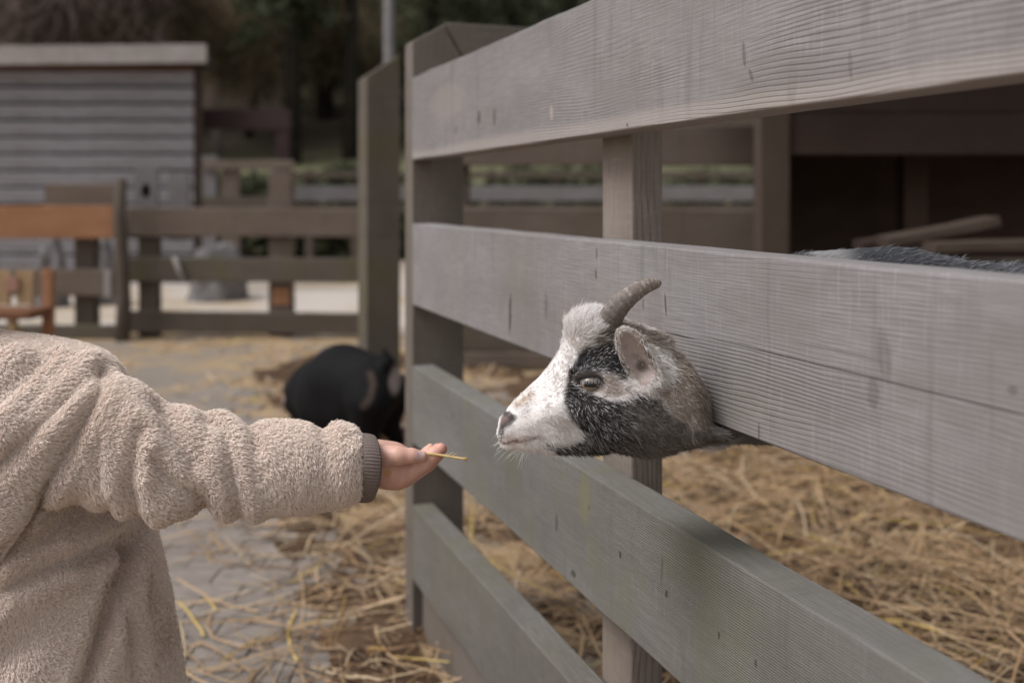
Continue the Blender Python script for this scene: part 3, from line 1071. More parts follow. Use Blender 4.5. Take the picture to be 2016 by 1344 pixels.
lf = empty('yard_fence', (P(120, 0, BY)[0], BY - .03, 0), 'fence section whose upper rail is one new orange board, at the left', 'fence', None)
hboard('rail', lf, -160, 222, 405, 470, BY - .05, .04, WORANGE)['label'] = 'new orange board'
hboard('rail', lf, 88, 226, 362, 408, BY + .02, .03, WBROWN2)['label'] = 'short brown board above the orange one'
hboard('rail', lf, -160, 226, 531, 583, BY - .03, .04, WBROWN2)
hboard('rail', lf, -160, 240, 640, 668, BY - .03, .04, WGREEN)
vpost('post', lf, 146, 186, 440, BY + .045, .09, WBROWN)
vpost('post', lf, -60, -20, 440, BY + .045, .09, WBROWN)
vpost('end_slat', lf, 205, 218, 530, BY - .036, .006, WPALE, P(0, 583, BY)[2])
# crooked dark round post between the two sections
a0 = P(241, 665, BY - .08)
pts = [P(240, 690, BY - .1), P(244, 600, BY - .1), P(241, 520, BY - .1), P(236, 430, BY - .1), P(238, 352, BY - .1)]
vs, fs = tube_geo(pts, [.046, .044, .040, .038, .034], 12)
tag(py_mesh('round_post', vs, fs, WBROWN, None, True), 'crooked dark round post between the orange board and the three-rail fence', 'post')
# stick leaning on the middle rail
vs, fs = tube_geo([P(343, 505, BY - .02), P(352, 530, BY - .03), P(363, 556, BY - .035)], [.016, .016, .012], 8)
tag(py_mesh('stick', vs, fs, WPALE, None, True), 'short pale stick leaning across the middle rail of the yard fence', 'stick')

# ---- wooden chair at the left edge
CY = 4.5
ch = empty('wooden_chair', (P(40, 0, CY)[0], CY, 0), 'wooden chair with two yellow back slats at the left edge of the yard', 'chair')
sz = P(0, 606, CY)[2]
for (x0, x1) in ((-14, 20), (31, 66)):
    a = P(x1, 532, CY + .02)
    o = board('back_slat', ch, (a[0], CY + .02, sz + .012), UP, (-1, 0, 0), a[2] - sz - .012, .02, (x1 - x0) / F * CY, WYEL, .008, .002)
a, b = P(-50, 612, CY), P(100, 612, CY)
board('seat', ch, (a[0], CY - .2, sz - .03), (1, 0, 0), UP, b[0] - a[0], .24, .035, WREDBR, .006, .001)
board('rear_post', ch, (P(101, 0, CY)[0], CY + .005, 0), UP, (-1, 0, 0), P(0, 530, CY)[2], .04, 21 / F * CY, WORANGE, .008, .001)
for x0, x1, yy, mt in ((-46, -22, .005, WORANGE), (54, 70, -.185, WYEL), (-20, 26, -.185, WORANGE)):
    board('leg', ch, (P(x1, 0, CY)[0], CY + yy, 0), UP, (-1, 0, 0), sz - .032, .035, (x1 - x0) / F * CY, mt, .006, .001)
t = NT('red_fabric_mat'); M_REDF = t.done((.30, .17, .13), .9)
a, b = P(12, 575, CY + .01), P(36, 545, CY + .01)
board('tie', ch, (a[0], CY + .005, a[2]), (1, 0, 0), UP, b[0] - a[0], .012, b[2] - a[2], M_REDF, .004, .002)['label'] = 'faded red patch tied between the back slats'

# ---- clapboard shed
SY = 10.2
zx = lambda x: P(x, 0, SY)[0]
zz_ = lambda y: P(0, y, SY)[2]
shed = empty('shed', (zx(190), SY, 0), 'grey clapboard shed with a pale flat roof edge behind the orange board', 'shed')
y_ = 137
k = 0
xl, xr = zx(-330), zx(383)
while zz_(y_) > 0:
    hpx = 33
    nx_ = [xl, xr]
    for a, b in zip(nx_[:-1], nx_[1:]):
        o = board('plank', shed, (a + .003, SY, zz_(y_ + hpx) + .004), (1, 0, 0), (0, -.30, 1), b - a - .006, .022, hpx / F * SY - .022, WSHED, .004, .003)
    y_ += hpx
vs, fs = box_geo((xl, SY + .04, -.05), (xr - .01, SY + .32, zz_(108)))
py_mesh('wall', vs, fs, WDARK, shed)
board('corner_board', shed, (zx(394), SY - .02, -.05), UP, (-1, 0, 0), zz_(128) + .05, .12, 11 / F * SY, WDARK, .006, .002)
for a_x, b_x in ((-335, 150), (150.5, 406)):
    ya, yb = 131 - (a_x + 335) * .009, 131 - (b_x + 335) * .009
    A, B = P(a_x, ya, SY - .34), P(b_x, yb, SY - .34)
    board('fascia', shed, A, B - A, UP, float(np.linalg.norm(B - A)), .03, 36 / F * SY, WPALE, .006, .003)
vs, fs = box_geo((zx(-335), SY - .31, zz_(126)), (zx(400), SY + .36, zz_(104)))
py_mesh('roof', vs, fs, WDARK, shed)
board('eave_shade_strip', shed, (xl, SY - .03, zz_(141)), (1, 0, 0), UP, xr - xl, .03, 12 / F * SY, WREDBR, .004, .002)  # brown strip added to stand in for the shaded gap under the fascia

# ---- reddish frame right of the shed
LY = 10.6
fr = empty('timber_frame', (P(555, 0, LY)[0], LY, 0), 'dark reddish beam on a post at the right side of the shed', 'frame')
hboard('beam', fr, 392, 568, 214, 254, LY, .12, WPURP, 2)
vpost('post', fr, 541, 566, 254, LY + .01, .12, WPURP)
a, b = P(541, 300, LY + .02), P(505, 256, LY + .02)

# ---- low paddock fence right of the shed
QY = 9.2
pf = empty('paddock_fence', (P(480, 0, QY)[0], QY, 0), 'low grey fence with wide posts under the reddish frame', 'fence')
hboard('rail', pf, 398, 578, 316, 334, QY, .05, WBROWN2, -1)
vpost('post', pf, 398, 426, 306, QY + .055, .08, WGREY)
vpost('post', pf, 436, 470, 330, QY + .055, .08, WBROWN2)
hboard('rail', pf, 398, 578, 388, 430, QY, .05, WBROWN)

# ---- long far fence across the meadow
DY = 12.4
df = empty('field_fence', (P(900, 0, DY)[0], DY, 0), 'far weathered fence of thin rails along the foot of the meadow', 'fence')
hboard('rail', df, 560, 1900, 339, 351, DY, .05, WBROWN)
hboard('rail', df, 560, 1900, 366, 396, DY, .05, WGREY)['label'] = 'wide pale rail'
hboard('rail', df, 560, 1900, 404, 418, DY, .05, WBROWN)
for x_ in (600, 690, 830, 960, 1090, 1230, 1370, 1510):
    vpost('post', df, x_, x_ + 16, 334, DY + .055, .1, WBROWN, -.1)
# shrubs of the meadow edge behind that fence
r = np.random.default_rng(9)
for k, (px, Y, w, hgt, lab) in enumerate(((640, 15, .9, .62, 'low dark shrub behind the far fence, left of the gate post'),
                                      (960, 15.5, 1.2, .75, 'low shrub behind the far fence, seen just right of the corner post'),
                                      (1130, 15, 1.1, .7, 'low dark shrub seen between the rails left of the middle post'),
                                      (1420, 15.5, .9, .85, 'dark shrub seen under the top rail near the shelter post'))):
    x = px_at(px, Y); z0 = float(hill(np.array(x), np.array(Y)))
    n = 1600
    d = r.normal(size=(n, 3)); d /= np.linalg.norm(d, axis=1, keepdims=True)
    d *= r.random((n, 1)) ** .4
    cpt = np.array([x, Y, z0 + hgt * .5]) + d * np.array([w, .6, hgt * .55]) * (1 + .25 * np.sin(d[:, :1] * 7))
    v, q, c = leaf_cloud(cpt, .07, GD + GM, r)
    s_ = empty('shrub', (x, Y, z0), lab, 'shrub', 'shrubs behind the far fence')
    np_mesh('foliage', v, q, M_LEAF, s_, False, c)
    vs, fs = tube_geo([(x, Y, z0 - .05), (x + .02, Y, z0 + hgt * .6)], [.03, .012], 6)
    py_mesh('stem', vs, fs, M_BARK, s_, True)

hg = empty('hedge', (P(900, 0, 14)[0], 14, 0), 'low dark hedge running behind the far field fence', 'hedge')
n = 19000
hx_ = r.uniform(P(380, 0, 14)[0], P(1950, 0, 14)[0], n)
top_ = 1.20 + .10 * np.sin(hx_ * 2.3) + .07 * np.sin(hx_ * 5.1 + 1)
cpt = np.stack([hx_, 14 + r.normal(0, .22, n), .08 + (top_ - .08) * r.random(n) ** .8 + r.normal(0, .03, n)], 1)
v, q, c = leaf_cloud(cpt, .085, GD + GM, r)
np_mesh('foliage', v, q, M_LEAF, hg, False, c)

# ---- pale heap and stones beyond the yard fence
def lump(name, c, rad, mat, lab, cat, seed, group=None):
    import bmesh
    bm = bmesh.new(); bmesh.ops.create_icosphere(bm, subdivisions=4, radius=1)
    for v_ in bm.verts:
        n_ = mnoise.noise(Vector(v_.co) * 1.7 + Vector((seed, 0, 0))) * .35 + mnoise.noise(Vector(v_.co) * 5 + Vector((seed, 3, 0))) * .1
        v_.co = Vector((v_.co.x * rad[0], v_.co.y * rad[1], max(-.4, v_.co.z) * rad[2])) * (1 + n_)
    me = bpy.data.meshes.new(name); bm.to_mesh(me); bm.free()
    me.polygons.foreach_set('use_smooth', np.full(len(me.polygons), True)); me.materials.append(mat)
    return tag(put(bpy.data.objects.new(name, me), None, Matrix.Translation(c)), lab, cat, group)


t = NT('stone_mat')
n1 = t.noise(t.coord('Object'), 9, 5, .6)
M_STONE = t.done(t.mix(t.ramp(n1, .35, .65), (.12, .11, .108), (.19, .175, .17)), .95, t.bump(n1, .02))
lump('sand_heap', (P(425, 0, 8.6)[0], 8.6, 0.02), (.27, .3, .42), M_STONE, 'pale grey heap seen between the upper rails of the yard fence', 'heap', 3)
lump('stone', (P(100, 0, 8.0)[0], 8.0, .02), (.12, .12, .55), M_STONE, 'upright pale stone behind the fence, under the orange board', 'stone', 5)
lump('stone', (P(200, 0, 8.2)[0], 8.2, .02), (.13, .12, .5), M_STONE, 'smaller pale stone near the crooked post, under the orange board', 'stone', 8)

# ---- back fence of the pen
NY = 5.0
bf = empty('pen_back_fence', (P(1200, 0, NY)[0], NY, 0), 'brown plank fence closing the far side of the straw pen', 'fence')
hboard('plank', bf, 868, 1530, 246, 326, NY, .04, WBROWN2)
hboard('plank', bf, 868, 1530, 408, 506, NY, .04, WBROWN2, 6)
hboard('plank', bf, 868, 1530, 596, 690, NY, .04, WGREEN, 6)
hboard('sill', bf, 868, 1530, 694, 722, NY - .02, .06, WBROWN2, 4)
for x_ in (880, 1220, 1500):
    vpost('post', bf, x_, x_ + 44, 225, NY + .045, .09, WBROWN)

# ---- open shelter at the right of the pen
HY = 3.55
zH = lambda y: P(0, y, HY)[2]
xH = lambda x: P(x, 0, HY)[0]
sh = empty('goat_shelter', (xH(1800), HY, 0), 'dark open-fronted timber shelter on the right side of the pen', 'shelter')
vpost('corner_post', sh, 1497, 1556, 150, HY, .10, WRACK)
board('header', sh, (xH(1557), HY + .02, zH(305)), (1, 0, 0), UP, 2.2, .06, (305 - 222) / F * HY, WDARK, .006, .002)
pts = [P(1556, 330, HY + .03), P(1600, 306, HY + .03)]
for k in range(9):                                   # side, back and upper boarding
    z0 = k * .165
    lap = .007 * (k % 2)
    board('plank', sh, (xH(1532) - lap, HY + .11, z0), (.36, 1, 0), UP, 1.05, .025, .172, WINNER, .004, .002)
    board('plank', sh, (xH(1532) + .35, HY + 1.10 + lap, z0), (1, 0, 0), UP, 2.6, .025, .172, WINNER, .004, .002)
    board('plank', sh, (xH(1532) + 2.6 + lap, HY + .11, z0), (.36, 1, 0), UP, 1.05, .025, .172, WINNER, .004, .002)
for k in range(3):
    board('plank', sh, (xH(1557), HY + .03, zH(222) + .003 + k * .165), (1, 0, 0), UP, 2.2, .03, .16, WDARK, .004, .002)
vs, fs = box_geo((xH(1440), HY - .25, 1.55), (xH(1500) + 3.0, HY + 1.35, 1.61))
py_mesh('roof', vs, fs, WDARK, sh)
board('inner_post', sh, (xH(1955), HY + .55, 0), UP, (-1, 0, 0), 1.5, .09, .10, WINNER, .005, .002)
board('sill', sh, (xH(1300), HY - .05, .0), (1, 0, 0), UP, 2.6, .09, .07, WBROWN2, .006, .003)
# low rack in the shelter's front with planks lying on it
rk = empty('rack', (xH(1880), HY - .15, 0), 'low dark board rack standing in the mouth of the shelter', 'rack')
zr = P(0, 500, HY - .2)[2] - .02
rx0, rx1 = P(1690, 0, HY - .3)[0], P(2200, 0, HY - .3)[0]
board('top_board', rk, (rx0, HY - .4, zr - .025), (1, 0, 0), UP, rx1 - rx0, .36, .022, WBROWN, .005, .002)
for xx in (rx0 + .03, rx1 - .09):
    for yy in (HY - .39, HY - .1):
        board('leg', rk, (xx + .05, yy, -.02), UP, (-1, 0, 0), zr - .008, .05, .05, WDARK, .005, .002)
a, b = P(1752, 488, HY - .3), P(1972, 447, HY - .3)
tag(board('plank', None, a, b - a, UP, float(np.linalg.norm(b - a)), .12, .034, WRACK, .005, .004), 'loose brown plank lying tilted on the rack in the shelter', 'plank', 'loose planks on the rack')
a, b = P(1842, 499, HY - .42), P(2130, 491, HY - .42)
tag(board('plank', None, a, b - a, UP, float(np.linalg.norm(b - a)), .1, .034, WRACK, .005, .003), 'loose brown plank lying flat in front of the tilted one on the rack', 'plank', 'loose planks on the rack')
a, b = P(1700, 492, HY - .15), P(1850, 470, HY - .15)
tag(board('plank', None, a, b - a, UP, float(np.linalg.norm(b - a)), .1, .03, WDARK, .005, .003), 'dark plank lying behind the tilted brown one on the rack', 'plank', 'loose planks on the rack')

# ================================================================ THE SPOTTED GOAT
GYc = 0.92                               # distance of the middle plane of its head
def PX(n, Y=GYc): return n / F * Y       # pixels -> metres there
M_HAIR = NT('goat_hair_mat'); M_HAIR.bsdf.inputs['Specular IOR Level'].default_value = 0.2
M_HAIR = M_HAIR.done(M_HAIR.attr('col'), 0.6)
M_SKIN_G = attr_mat('goat_skin_mat', 0.6, 0, 60, 0.35)

TOP = [(978, 848), (984, 832), (990, 818), (998, 805), (1010, 791), (1030, 772), (1055, 748), (1080, 722), (1098, 697), (1108, 672), (1116, 652),
       (1128, 637), (1145, 625), (1165, 617), (1185, 617), (1205, 622), (1228, 631), (1260, 641), (1290, 652), (1312, 664), (1319, 690), (1322, 760), (1328, 815), (1350, 838), (1420, 844)]
BOT = [(978, 852), (982, 868), (988, 876), (1000, 882), (1020, 886), (1050, 889), (1085, 892), (1130, 892), (1180, 889), (1230, 878), (1265, 866), (1300, 855), (1350, 852), (1420, 855)]
WID = [(978, 8), (990, 20), (1005, 27), (1030, 33), (1070, 38), (1110, 50), (1150, 66), (1200, 76), (1245, 76), (1290, 46), (1320, 26), (1350, 26), (1420, 30)]


def boxcut(p):
    """the plank the neck is squeezed under (second rail), as a signed distance"""
    q = p - F0
    s = q @ EDIR; tt = q @ NRM; z = q[..., 2]
    z0, hh = R2
    d = np.stack([np.abs(tt - .021) - .023, np.abs(z - z0 - hh / 2) - hh / 2 - .002], -1)
    return np.minimum(d.max(-1), 0) + np.linalg.norm(np.maximum(d, 0), axis=-1)


def head_sd(p):
    k = F / GYc
    u = 1008 + p[..., 0] * k
    v = 390 + (H - p[..., 2]) * k
    w = (p[..., 1] - GYc) * k
    uc = np.clip(u, 978, 1420)
    t_, b_, hw = interp(uc, TOP), interp(uc, BOT), interp(uc, WID)
    c = (t_ + b_) / 2; hv = (b_ - t_) / 2
    # narrow bridge of the nose, full cheeks
    rel = (v - c) / hv
    sh = np.where(rel < 0, 1 - 0.42 * np.clip(-rel, 0, 1) * sstep(uc, 1010, 1060) * (1 - .6 * sstep(uc, 1120, 1200)), 1 - .25 * np.clip(rel, 0, 1))
    q = (np.abs(rel) ** 2.4 + np.abs(w / (hw * sh)) ** 2.2) ** (1 / 2.3)
    d = (q - 1) * np.minimum(hv, hw) * 0.9
    d = np.where(u != uc, np.maximum(d, 0) + np.abs(u - uc), d)
    wa = np.abs(w)
    e3 = np.stack([u, v, wa], -1)
    # brow ridge and cheekbone
    d = smin(d, rcone(e3, (1132, 722, 46), (1188, 722, 62), 13, 13), 14)
    d = smin(d, rcone(e3, (1080, 800, 30), (1190, 790, 66), 14, 16), 22)
    d = smin(d, ellip(e3, (1214, 806, 52), (56, 48, 32)), 18)
    d = smin(d, ellip(e3, (1160, 655, 20), (45, 42, 38)), 16)
    # lips and chin
    d = smin(d, ellip(e3, (1000, 868, 0), (20, 13, 20)), 6)
    d = smin(d, ellip(e3, (1000, 836, 12), (20, 22, 14)), 8)
    # eye hollow
    d = smax(d, -ellip(e3, (1156, 745, 76), (30, 19.5, 18)), 3)
    d = smax(d, -rcone(e3, (1128, 749, 58), (1142, 748, 66), 2.5, 6), 2)
    d = smin(d, rcone(e3, (1134, 731, 60), (1180, 731, 70), 3.5, 3.0), 4)
    # nostril: comma-shaped slit, mouth line
    d = smax(d, -rcone(e3, (994, 827, 26), (1009, 820, 28), 3.0, 5.0), 2.5)
    mx = [(981, 868), (994, 872), (1010, 869), (1035, 866), (1062, 860), (1076, 861)]
    ml, _ = line_d(u, v, mx)
    groove = np.sqrt(ml ** 2 + np.maximum(0, interp(uc, WID) * .86 - wa) ** 2 * .06)
    d = smax(d, -(groove - 1.9), 3)
    return d / k


EAR_A, EAR_B = np.array([1268., 752.]), np.array([1224., 641.])


def ear_sd(p):
    k = F / GYc
    e3 = np.stack([1008 + p[..., 0] * k, 390 + (H - p[..., 2]) * k, (p[..., 1] - GYc) * k], -1)
    # near ear: a furry cup turned towards the viewer, standing off the side of the head
    base = np.array([1284, 752, -72.]); tip = np.array([1212, 634, -106.])
    ax = axes_from(tip - base, (0.32, 0.1, 1.0))
    c = (base + tip) / 2
    L = np.linalg.norm(tip - base) / 2 + 6
    outer = ellip(e3, c, (33, 15, L), ax)
    inner = ellip(e3, c - ax[1] * 11 + ax[2] * 4, (24, 14, L - 7), ax)
    d = smax(outer, -inner, 3)
    d = smin(d, rcone(e3, (1284, 766, -56), (1274, 738, -82), 26, 20), 12)
    d = smin(d, ellip(e3, (1280, 736, -54), (28, 44, 27)), 12)
    # far ear hangs out sideways
    d = smin(d, rcone(e3, (1290, 742, 66), (1296, 790, 140), 24, 11), 10)
    return d / k


NECK = [(1285, 790, .93, .050), (1400, 838, .985, .015), (1500, 775, 1.03, .045), (1620, 652, 1.02, .075), (1760, 670, .985, .086), (2010, 716, .945, .086), (2250, 790, .92, .11)]


def neck_sd(p):
    d = None
    for (x0, y0, Y0, r0), (x1, y1, Y1, r1) in zip(NECK[:-1], NECK[1:]):
        a = rcone(p, P(x0, y0, Y0), P(x1, y1, Y1), r0, r1)
        d = a if d is None else smin(d, a, .03)
    d = smin(d, rcone(p, P(1285, 765, .905), P(1338, 834, .905), .024, .0135), .016)
    # throat below the rail
    for a, b in (((1290, 838, .935), (1400, 838, .985)), ((1400, 838, .985), (1570, 828, 1.03))):
        d = smin(d, rcone(p, P(*a), P(*b), .0145, .0155), .008)
    return d


def goat_front(p):
    d = smin(head_sd(p), neck_sd(p), .014)
    d = smin(d, ear_sd(p), .004)
    return smax(d, -boxcut(p), .004)


def goat_rear(p):
    d = neck_sd(p)
    a, b = np.array([.62, .91, .64]), np.array([1.08, .70, .65])
    d = smin(d, rcone(p, a, b, .118, .135), .03)
    d = smin(d, rcone(p, a + [0, 0, -.06], (a + b) / 2 + [0, 0, -.07], .13, .15), .06)
    for (x, y, zt) in ((.66, .985, .62), (.62, .82, .62)):
        d = smin(d, rcone(p, (x, y, zt), (x + .01, y, .38), .06, .034), .03)
        d = smin(d, rcone(p, (x + .01, y, .38), (x + .005, y, .06), .03, .022), .01)
        d = smin(d, rcone(p, (x + .005, y, .06), (x - .02, y, .02), .026, .03), .01)
    for (x, y, zt) in ((1.09, .78, .64), (1.04, .60, .64)):
        d = smin(d, rcone(p, (x, y, zt), (x - .02, y, .44), .09, .055), .04)
        d = smin(d, rcone(p, (x - .02, y, .44), (x + .07, y, .30), .05, .03), .02)
        d = smin(d, rcone(p, (x + .07, y, .30), (x + .05, y, .06), .029, .022), .01)
        d = smin(d, rcone(p, (x + .05, y, .06), (x + .02, y, .02), .026, .03), .01)
    d = smin(d, rcone(p, (1.16, .66, .76), (1.22, .63, .84), .03, .015), .03)
    return smax(d, -boxcut(p), .004)


def hpx(p):
    """place on the head seen from its side (both sides alike)"""
    q = p.copy()
    q[..., 1] = GYc - np.abs(q[..., 1] - GYc)
    far = p[..., 0] > .30
    q[..., 1] = np.where(far, p[..., 1], q[..., 1])
    return proj(q)


Z = lambda pts: [(940 + x * .2976, 520 + y * .2976) for x, y in pts]
DARK = Z([(660, 600), (700, 560), (790, 545), (870, 500), (920, 560), (960, 640), (1010, 700), (985, 790), (900, 745), (800, 720), (690, 715), (640, 740), (630, 780), (640, 810),
          (720, 850), (800, 870), (880, 905), (980, 900), (1060, 850), (1180, 850), (1240, 940), (1320, 1030), (1450, 1075), (1600, 1090), (2600, 1300), (2600, 1420), (1000, 1300), (530, 1262),
          (440, 1215), (430, 1190), (540, 1195), (660, 1150), (690, 1110), (650, 1050), (590, 990), (568, 920), (575, 850), (590, 780), (600, 700), (620, 690), (640, 650)])
BROWNB = Z([(750, 530), (800, 450), (880, 390), (940, 370), (1100, 420), (1340, 450), (1560, 520), (1640, 800), (1560, 1090), (1470, 1080), (1300, 1010), (1240, 900), (1180, 840), (1100, 800), (980, 700), (900, 560), (830, 530)])
PINK = Z([(790, 740), (860, 735), (980, 800), (1060, 830), (960, 880), (860, 880), (760, 850), (700, 830), (780, 800)])
WHITE2 = Z([(1120, 530), (1240, 580), (1290, 680), (1270, 770), (1180, 810), (1070, 800), (1100, 690)])
RUFF = Z([(1250, 800), (1400, 800), (1480, 1090), (1380, 1070), (1270, 960)])
SPOT = Z([(225, 950), (270, 890), (350, 850), (385, 862), (320, 915), (260, 950)])
LIP = Z([(150, 1130), (210, 1140), (420, 1135), (330, 1170), (230, 1200), (170, 1190)])
NOSE = Z([(152, 1020), (180, 975), (215, 968), (242, 1005), (240, 1035), (190, 1060), (162, 1100), (145, 1060)])


def goat_colour(p, jitter=True):
    x, y = hpx(p)
    n = len(p)
    if jitter:
        x = x + vnoise(p, 160, 21) * 4 + rng.normal(0, 2.5, n)
        y = y + vnoise(p, 160, 22) * 4 + rng.normal(0, 2.5, n)
    c = np.tile(np.array([0.80, 0.755, 0.735]), (n, 1))
    j = rng.random(n) if jitter else np.full(n, .5)

    def over(mask, col):
        c[:] = c * (1 - mask[:, None]) + np.asarray(col) * mask[:, None]
    m = lambda poly, f=5.0: sstep(-poly_sd(x, y, poly), -f, f)
    warm = sstep(y, 600, 700)
    over(m(BROWNB, 7) * np.where(j < .8, 1, .3), (0.27, 0.215, 0.17))
    over(m(RUFF, 9) * np.where(j < .62, .85, .25), (0.40, 0.335, 0.28))
    over(sstep(x, 1325, 1350) * sstep(700 - y, -60, 20) * .6, (0.30, 0.24, 0.19))
    over(m(WHITE2, 9) * np.where(j < .85, .95, .3), (0.72, 0.69, 0.67))
    body = sstep(x, 1420, 1560)
    over(body, (0.19, 0.17, 0.158))
    d = m(DARK, 5)
    over(d * np.where(j < .87, 1, .25), (0.020, 0.018, 0.019))
    over(body * (p[:, 2] < .7) * np.where(j < .6, .85, .3), (0.20, 0.178, 0.165))
    # long pale hairs mixed into the black cheek and jaw, greyer towards the throat
    mixz = d * sstep(y, 770, 830) * np.where(x > 1100, 1, 0)
    over(mixz * np.where(j < .20 + .22 * sstep(x, 1180, 1330), .8, 0), (0.30, 0.275, 0.255))
    over(d * sstep(x, 1190, 1260) * sstep(y, 765, 800) * np.where(j > .5, .8, .25), (0.175, 0.148, 0.128))
    gr = sstep(-poly_sd(x, y, Z([(760, 520), (800, 450), (900, 380), (940, 420), (920, 520), (860, 530)])), -6, 6)
    over(gr * np.where(j < .7, .9, .3), (0.105, 0.085, 0.065))
    over(m(PINK, 8) * np.where(j < .7, .85, .15), (0.30, 0.235, 0.20))
    over(m(SPOT, 7) * np.where(j < .7, .8, .2), (0.34, 0.215, 0.125))
    over(m(LIP, 5) * .55, (0.47, 0.34, 0.31))
    # spine: pale, then dark and grey hairs mixed
    sp_ = sstep(x, 1560, 1600) * (p[:, 2] > .72)
    over(sp_, (0.07, 0.07, 0.078))
    over(sp_ * np.where(j < .5, .95, 0), (0.38, 0.38, 0.39))
    over(sp_ * (1 - sstep(x, 1640, 1700)) * .85, (0.62, 0.60, 0.59))
    return c * (rng.uniform(.78, 1.08, (n, 1)) if jitter else 1)


v1, q1, nn1 = solid(goat_front, (P(970, 0, .9)[0], .80, P(0, 905, .99)[2] - .01), (P(1620, 0, 1.1)[0] , 1.12, .80), 0.0021)
v1 = relax(v1, q1, 1)
nn1 = vnormals(v1, q1)
cut = v1[:, 0] < P(1600, 0, 1.03)[0]
v2, q2, nn2 = solid(goat_rear, (.28, .44, -.02), (1.30, 1.16, .90), 0.0095)
v2 = relax(v2, q2, 1); nn2 = vnormals(v2, q2)
gv = np.concatenate([v1, v2]); gq = np.concatenate([q1, q2 + len(v1)])
gc = goat_colour(gv, False)
px_, py_ = hpx(gv)
# bare skin: nose leather, inside of the ear, eyelids, mouth line
rel = gv[:, 1] < GYc + .2
nose = sstep(-poly_sd(px_, py_, NOSE), -3, 3)
gc = gc * (1 - nose[:, None]) + np.array([.15, .098, .085]) * nose[:, None]
dn, _ = line_d(px_, py_, [(992, 812), (1003, 817), (1012, 822), (1004, 832), (988, 842), (985, 860)])
kk = 1 - sstep(dn, 3, 8)
gc = gc * (1 - .9 * kk[:, None]) + np.array([.05, .042, .042]) * .9 * kk[:, None]
de = np.hypot((px_ - 1158) / 30, (py_ - 749) / 19)
kk = 1 - sstep(de, .8, 1.5)
gc = gc * (1 - kk[:, None]) + np.array([.028, .022, .021]) * kk[:, None]
ml, _ = line_d(px_, py_, [(981, 868), (994, 872), (1010, 869), (1035, 866), (1062, 860), (1076, 861)])
kk = (1 - sstep(ml, 2, 5)) * .8
gc = gc * (1 - kk[:, None]) + np.array([.14, .085, .075]) * kk[:, None]
k_ = F / GYc
e3 = np.stack([1008 + gv[:, 0] * k_, 390 + (H - gv[:, 2]) * k_, (gv[:, 1] - GYc) * k_], -1)
_base = np.array([1284, 752, -72.]); _tip = np.array([1212, 634, -106.])
_ax = axes_from(_tip - _base, (0.32, 0.1, 1.0)); _c = (_base + _tip) / 2
_L = np.linalg.norm(_tip - _base) / 2 + 6
ear_in = ellip(e3, _c - _ax[1] * 11 + _ax[2] * 4, (24, 14, _L - 7), _ax)
earm = (ear_in < 2.0) & (e3[:, 2] < -60)
lq = (e3 - _c) @ _ax.T
spots = vnoise(lq, .11, 5) + .35 * vnoise(lq, .22, 6)
sm_ = (sstep(spots, .35, 1.3) * (1 - sstep(np.abs(lq[:, 2] + 4), 30, 48)) * .8)[:, None]
ec = np.array([.37, .30, .275]) * (1 - sm_) + np.array([.05, .04, .038]) * sm_
gc[earm] = ec[earm]

goat = empty('goat', (.8, .85, 0), 'white and black horned goat poking its head under the second fence rail', 'goat')
np_mesh('body', gv, gq, M_SKIN_G, goat, True, gc)

# --- horn: ringed, curving back
hp = [(1199, 634, .905, 26), (1208, 616, .9, 25), (1222, 598, .897, 23.5), (1240, 582, .896, 21), (1258, 570, .897, 18), (1275, 562, .899, 15), (1290, 558, .902, 12), (1297, 557.5, .903, 9.5), (1301, 557.5, .904, 4)]
ts = np.linspace(0, 1, 90)
hpa = np.array(hp); ti = np.linspace(0, 1, len(hp))
cx, cy, cY, cr = [np.interp(ts, ti, hpa[:, k]) for k in range(4)]
for _ in range(4):
    for a in (cx, cy, cY): a[1:-1] = (a[:-2] + 2 * a[1:-1] + a[2:]) / 4
V, C = [], []
pts = np.array([P(a, b, c) for a, b, c in zip(cx, cy, cY)])
for i in range(90):
    d = pts[min(i + 1, 89)] - pts[max(i - 1, 0)]; d /= np.linalg.norm(d)
    s1 = np.cross(d, (0, 1, 0)); s1 /= np.linalg.norm(s1); s2 = np.cross(d, s1)
    for k in range(28):
        a = 2 * math.pi * k / 28
        rp = cr[i] * .9 * (1 + .026 * math.sin(i * 1.15 + .5 * math.sin(a)) * (1 if i < 76 else .3) + .012 * math.sin(a * 7 + i * .1))
        rad = PX(rp)
        V.append(pts[i] + s1 * rad * math.cos(a) + s2 * rad * .72 * math.sin(a))
        b = .5 + .5 * math.sin(i * 1.15 + .5 * math.sin(a)) + .5 * mnoise.noise((i * .13, a * 1.5, 2)) + .35 * mnoise.noise((i * .6, a * 4, 7))
        f = i / 90
        C.append(np.array([.165, .142, .128]) * (1 - f) + np.array([.24, .19, .16]) * f + np.array([.17, .145, .125]) * max(0, b - .7) * (2 if 30 < i < 75 else .5))
q = []
for i in range(89):
    for k in range(28):
        q.append((i * 28 + k, i * 28 + (k + 1) % 28, (i + 1) * 28 + (k + 1) % 28, (i + 1) * 28 + k))
np_mesh('horn', np.array(V), np.array(q), attr_mat('horn_mat', .55, .5, 350, .3, .0006), goat, True, np.array(C))

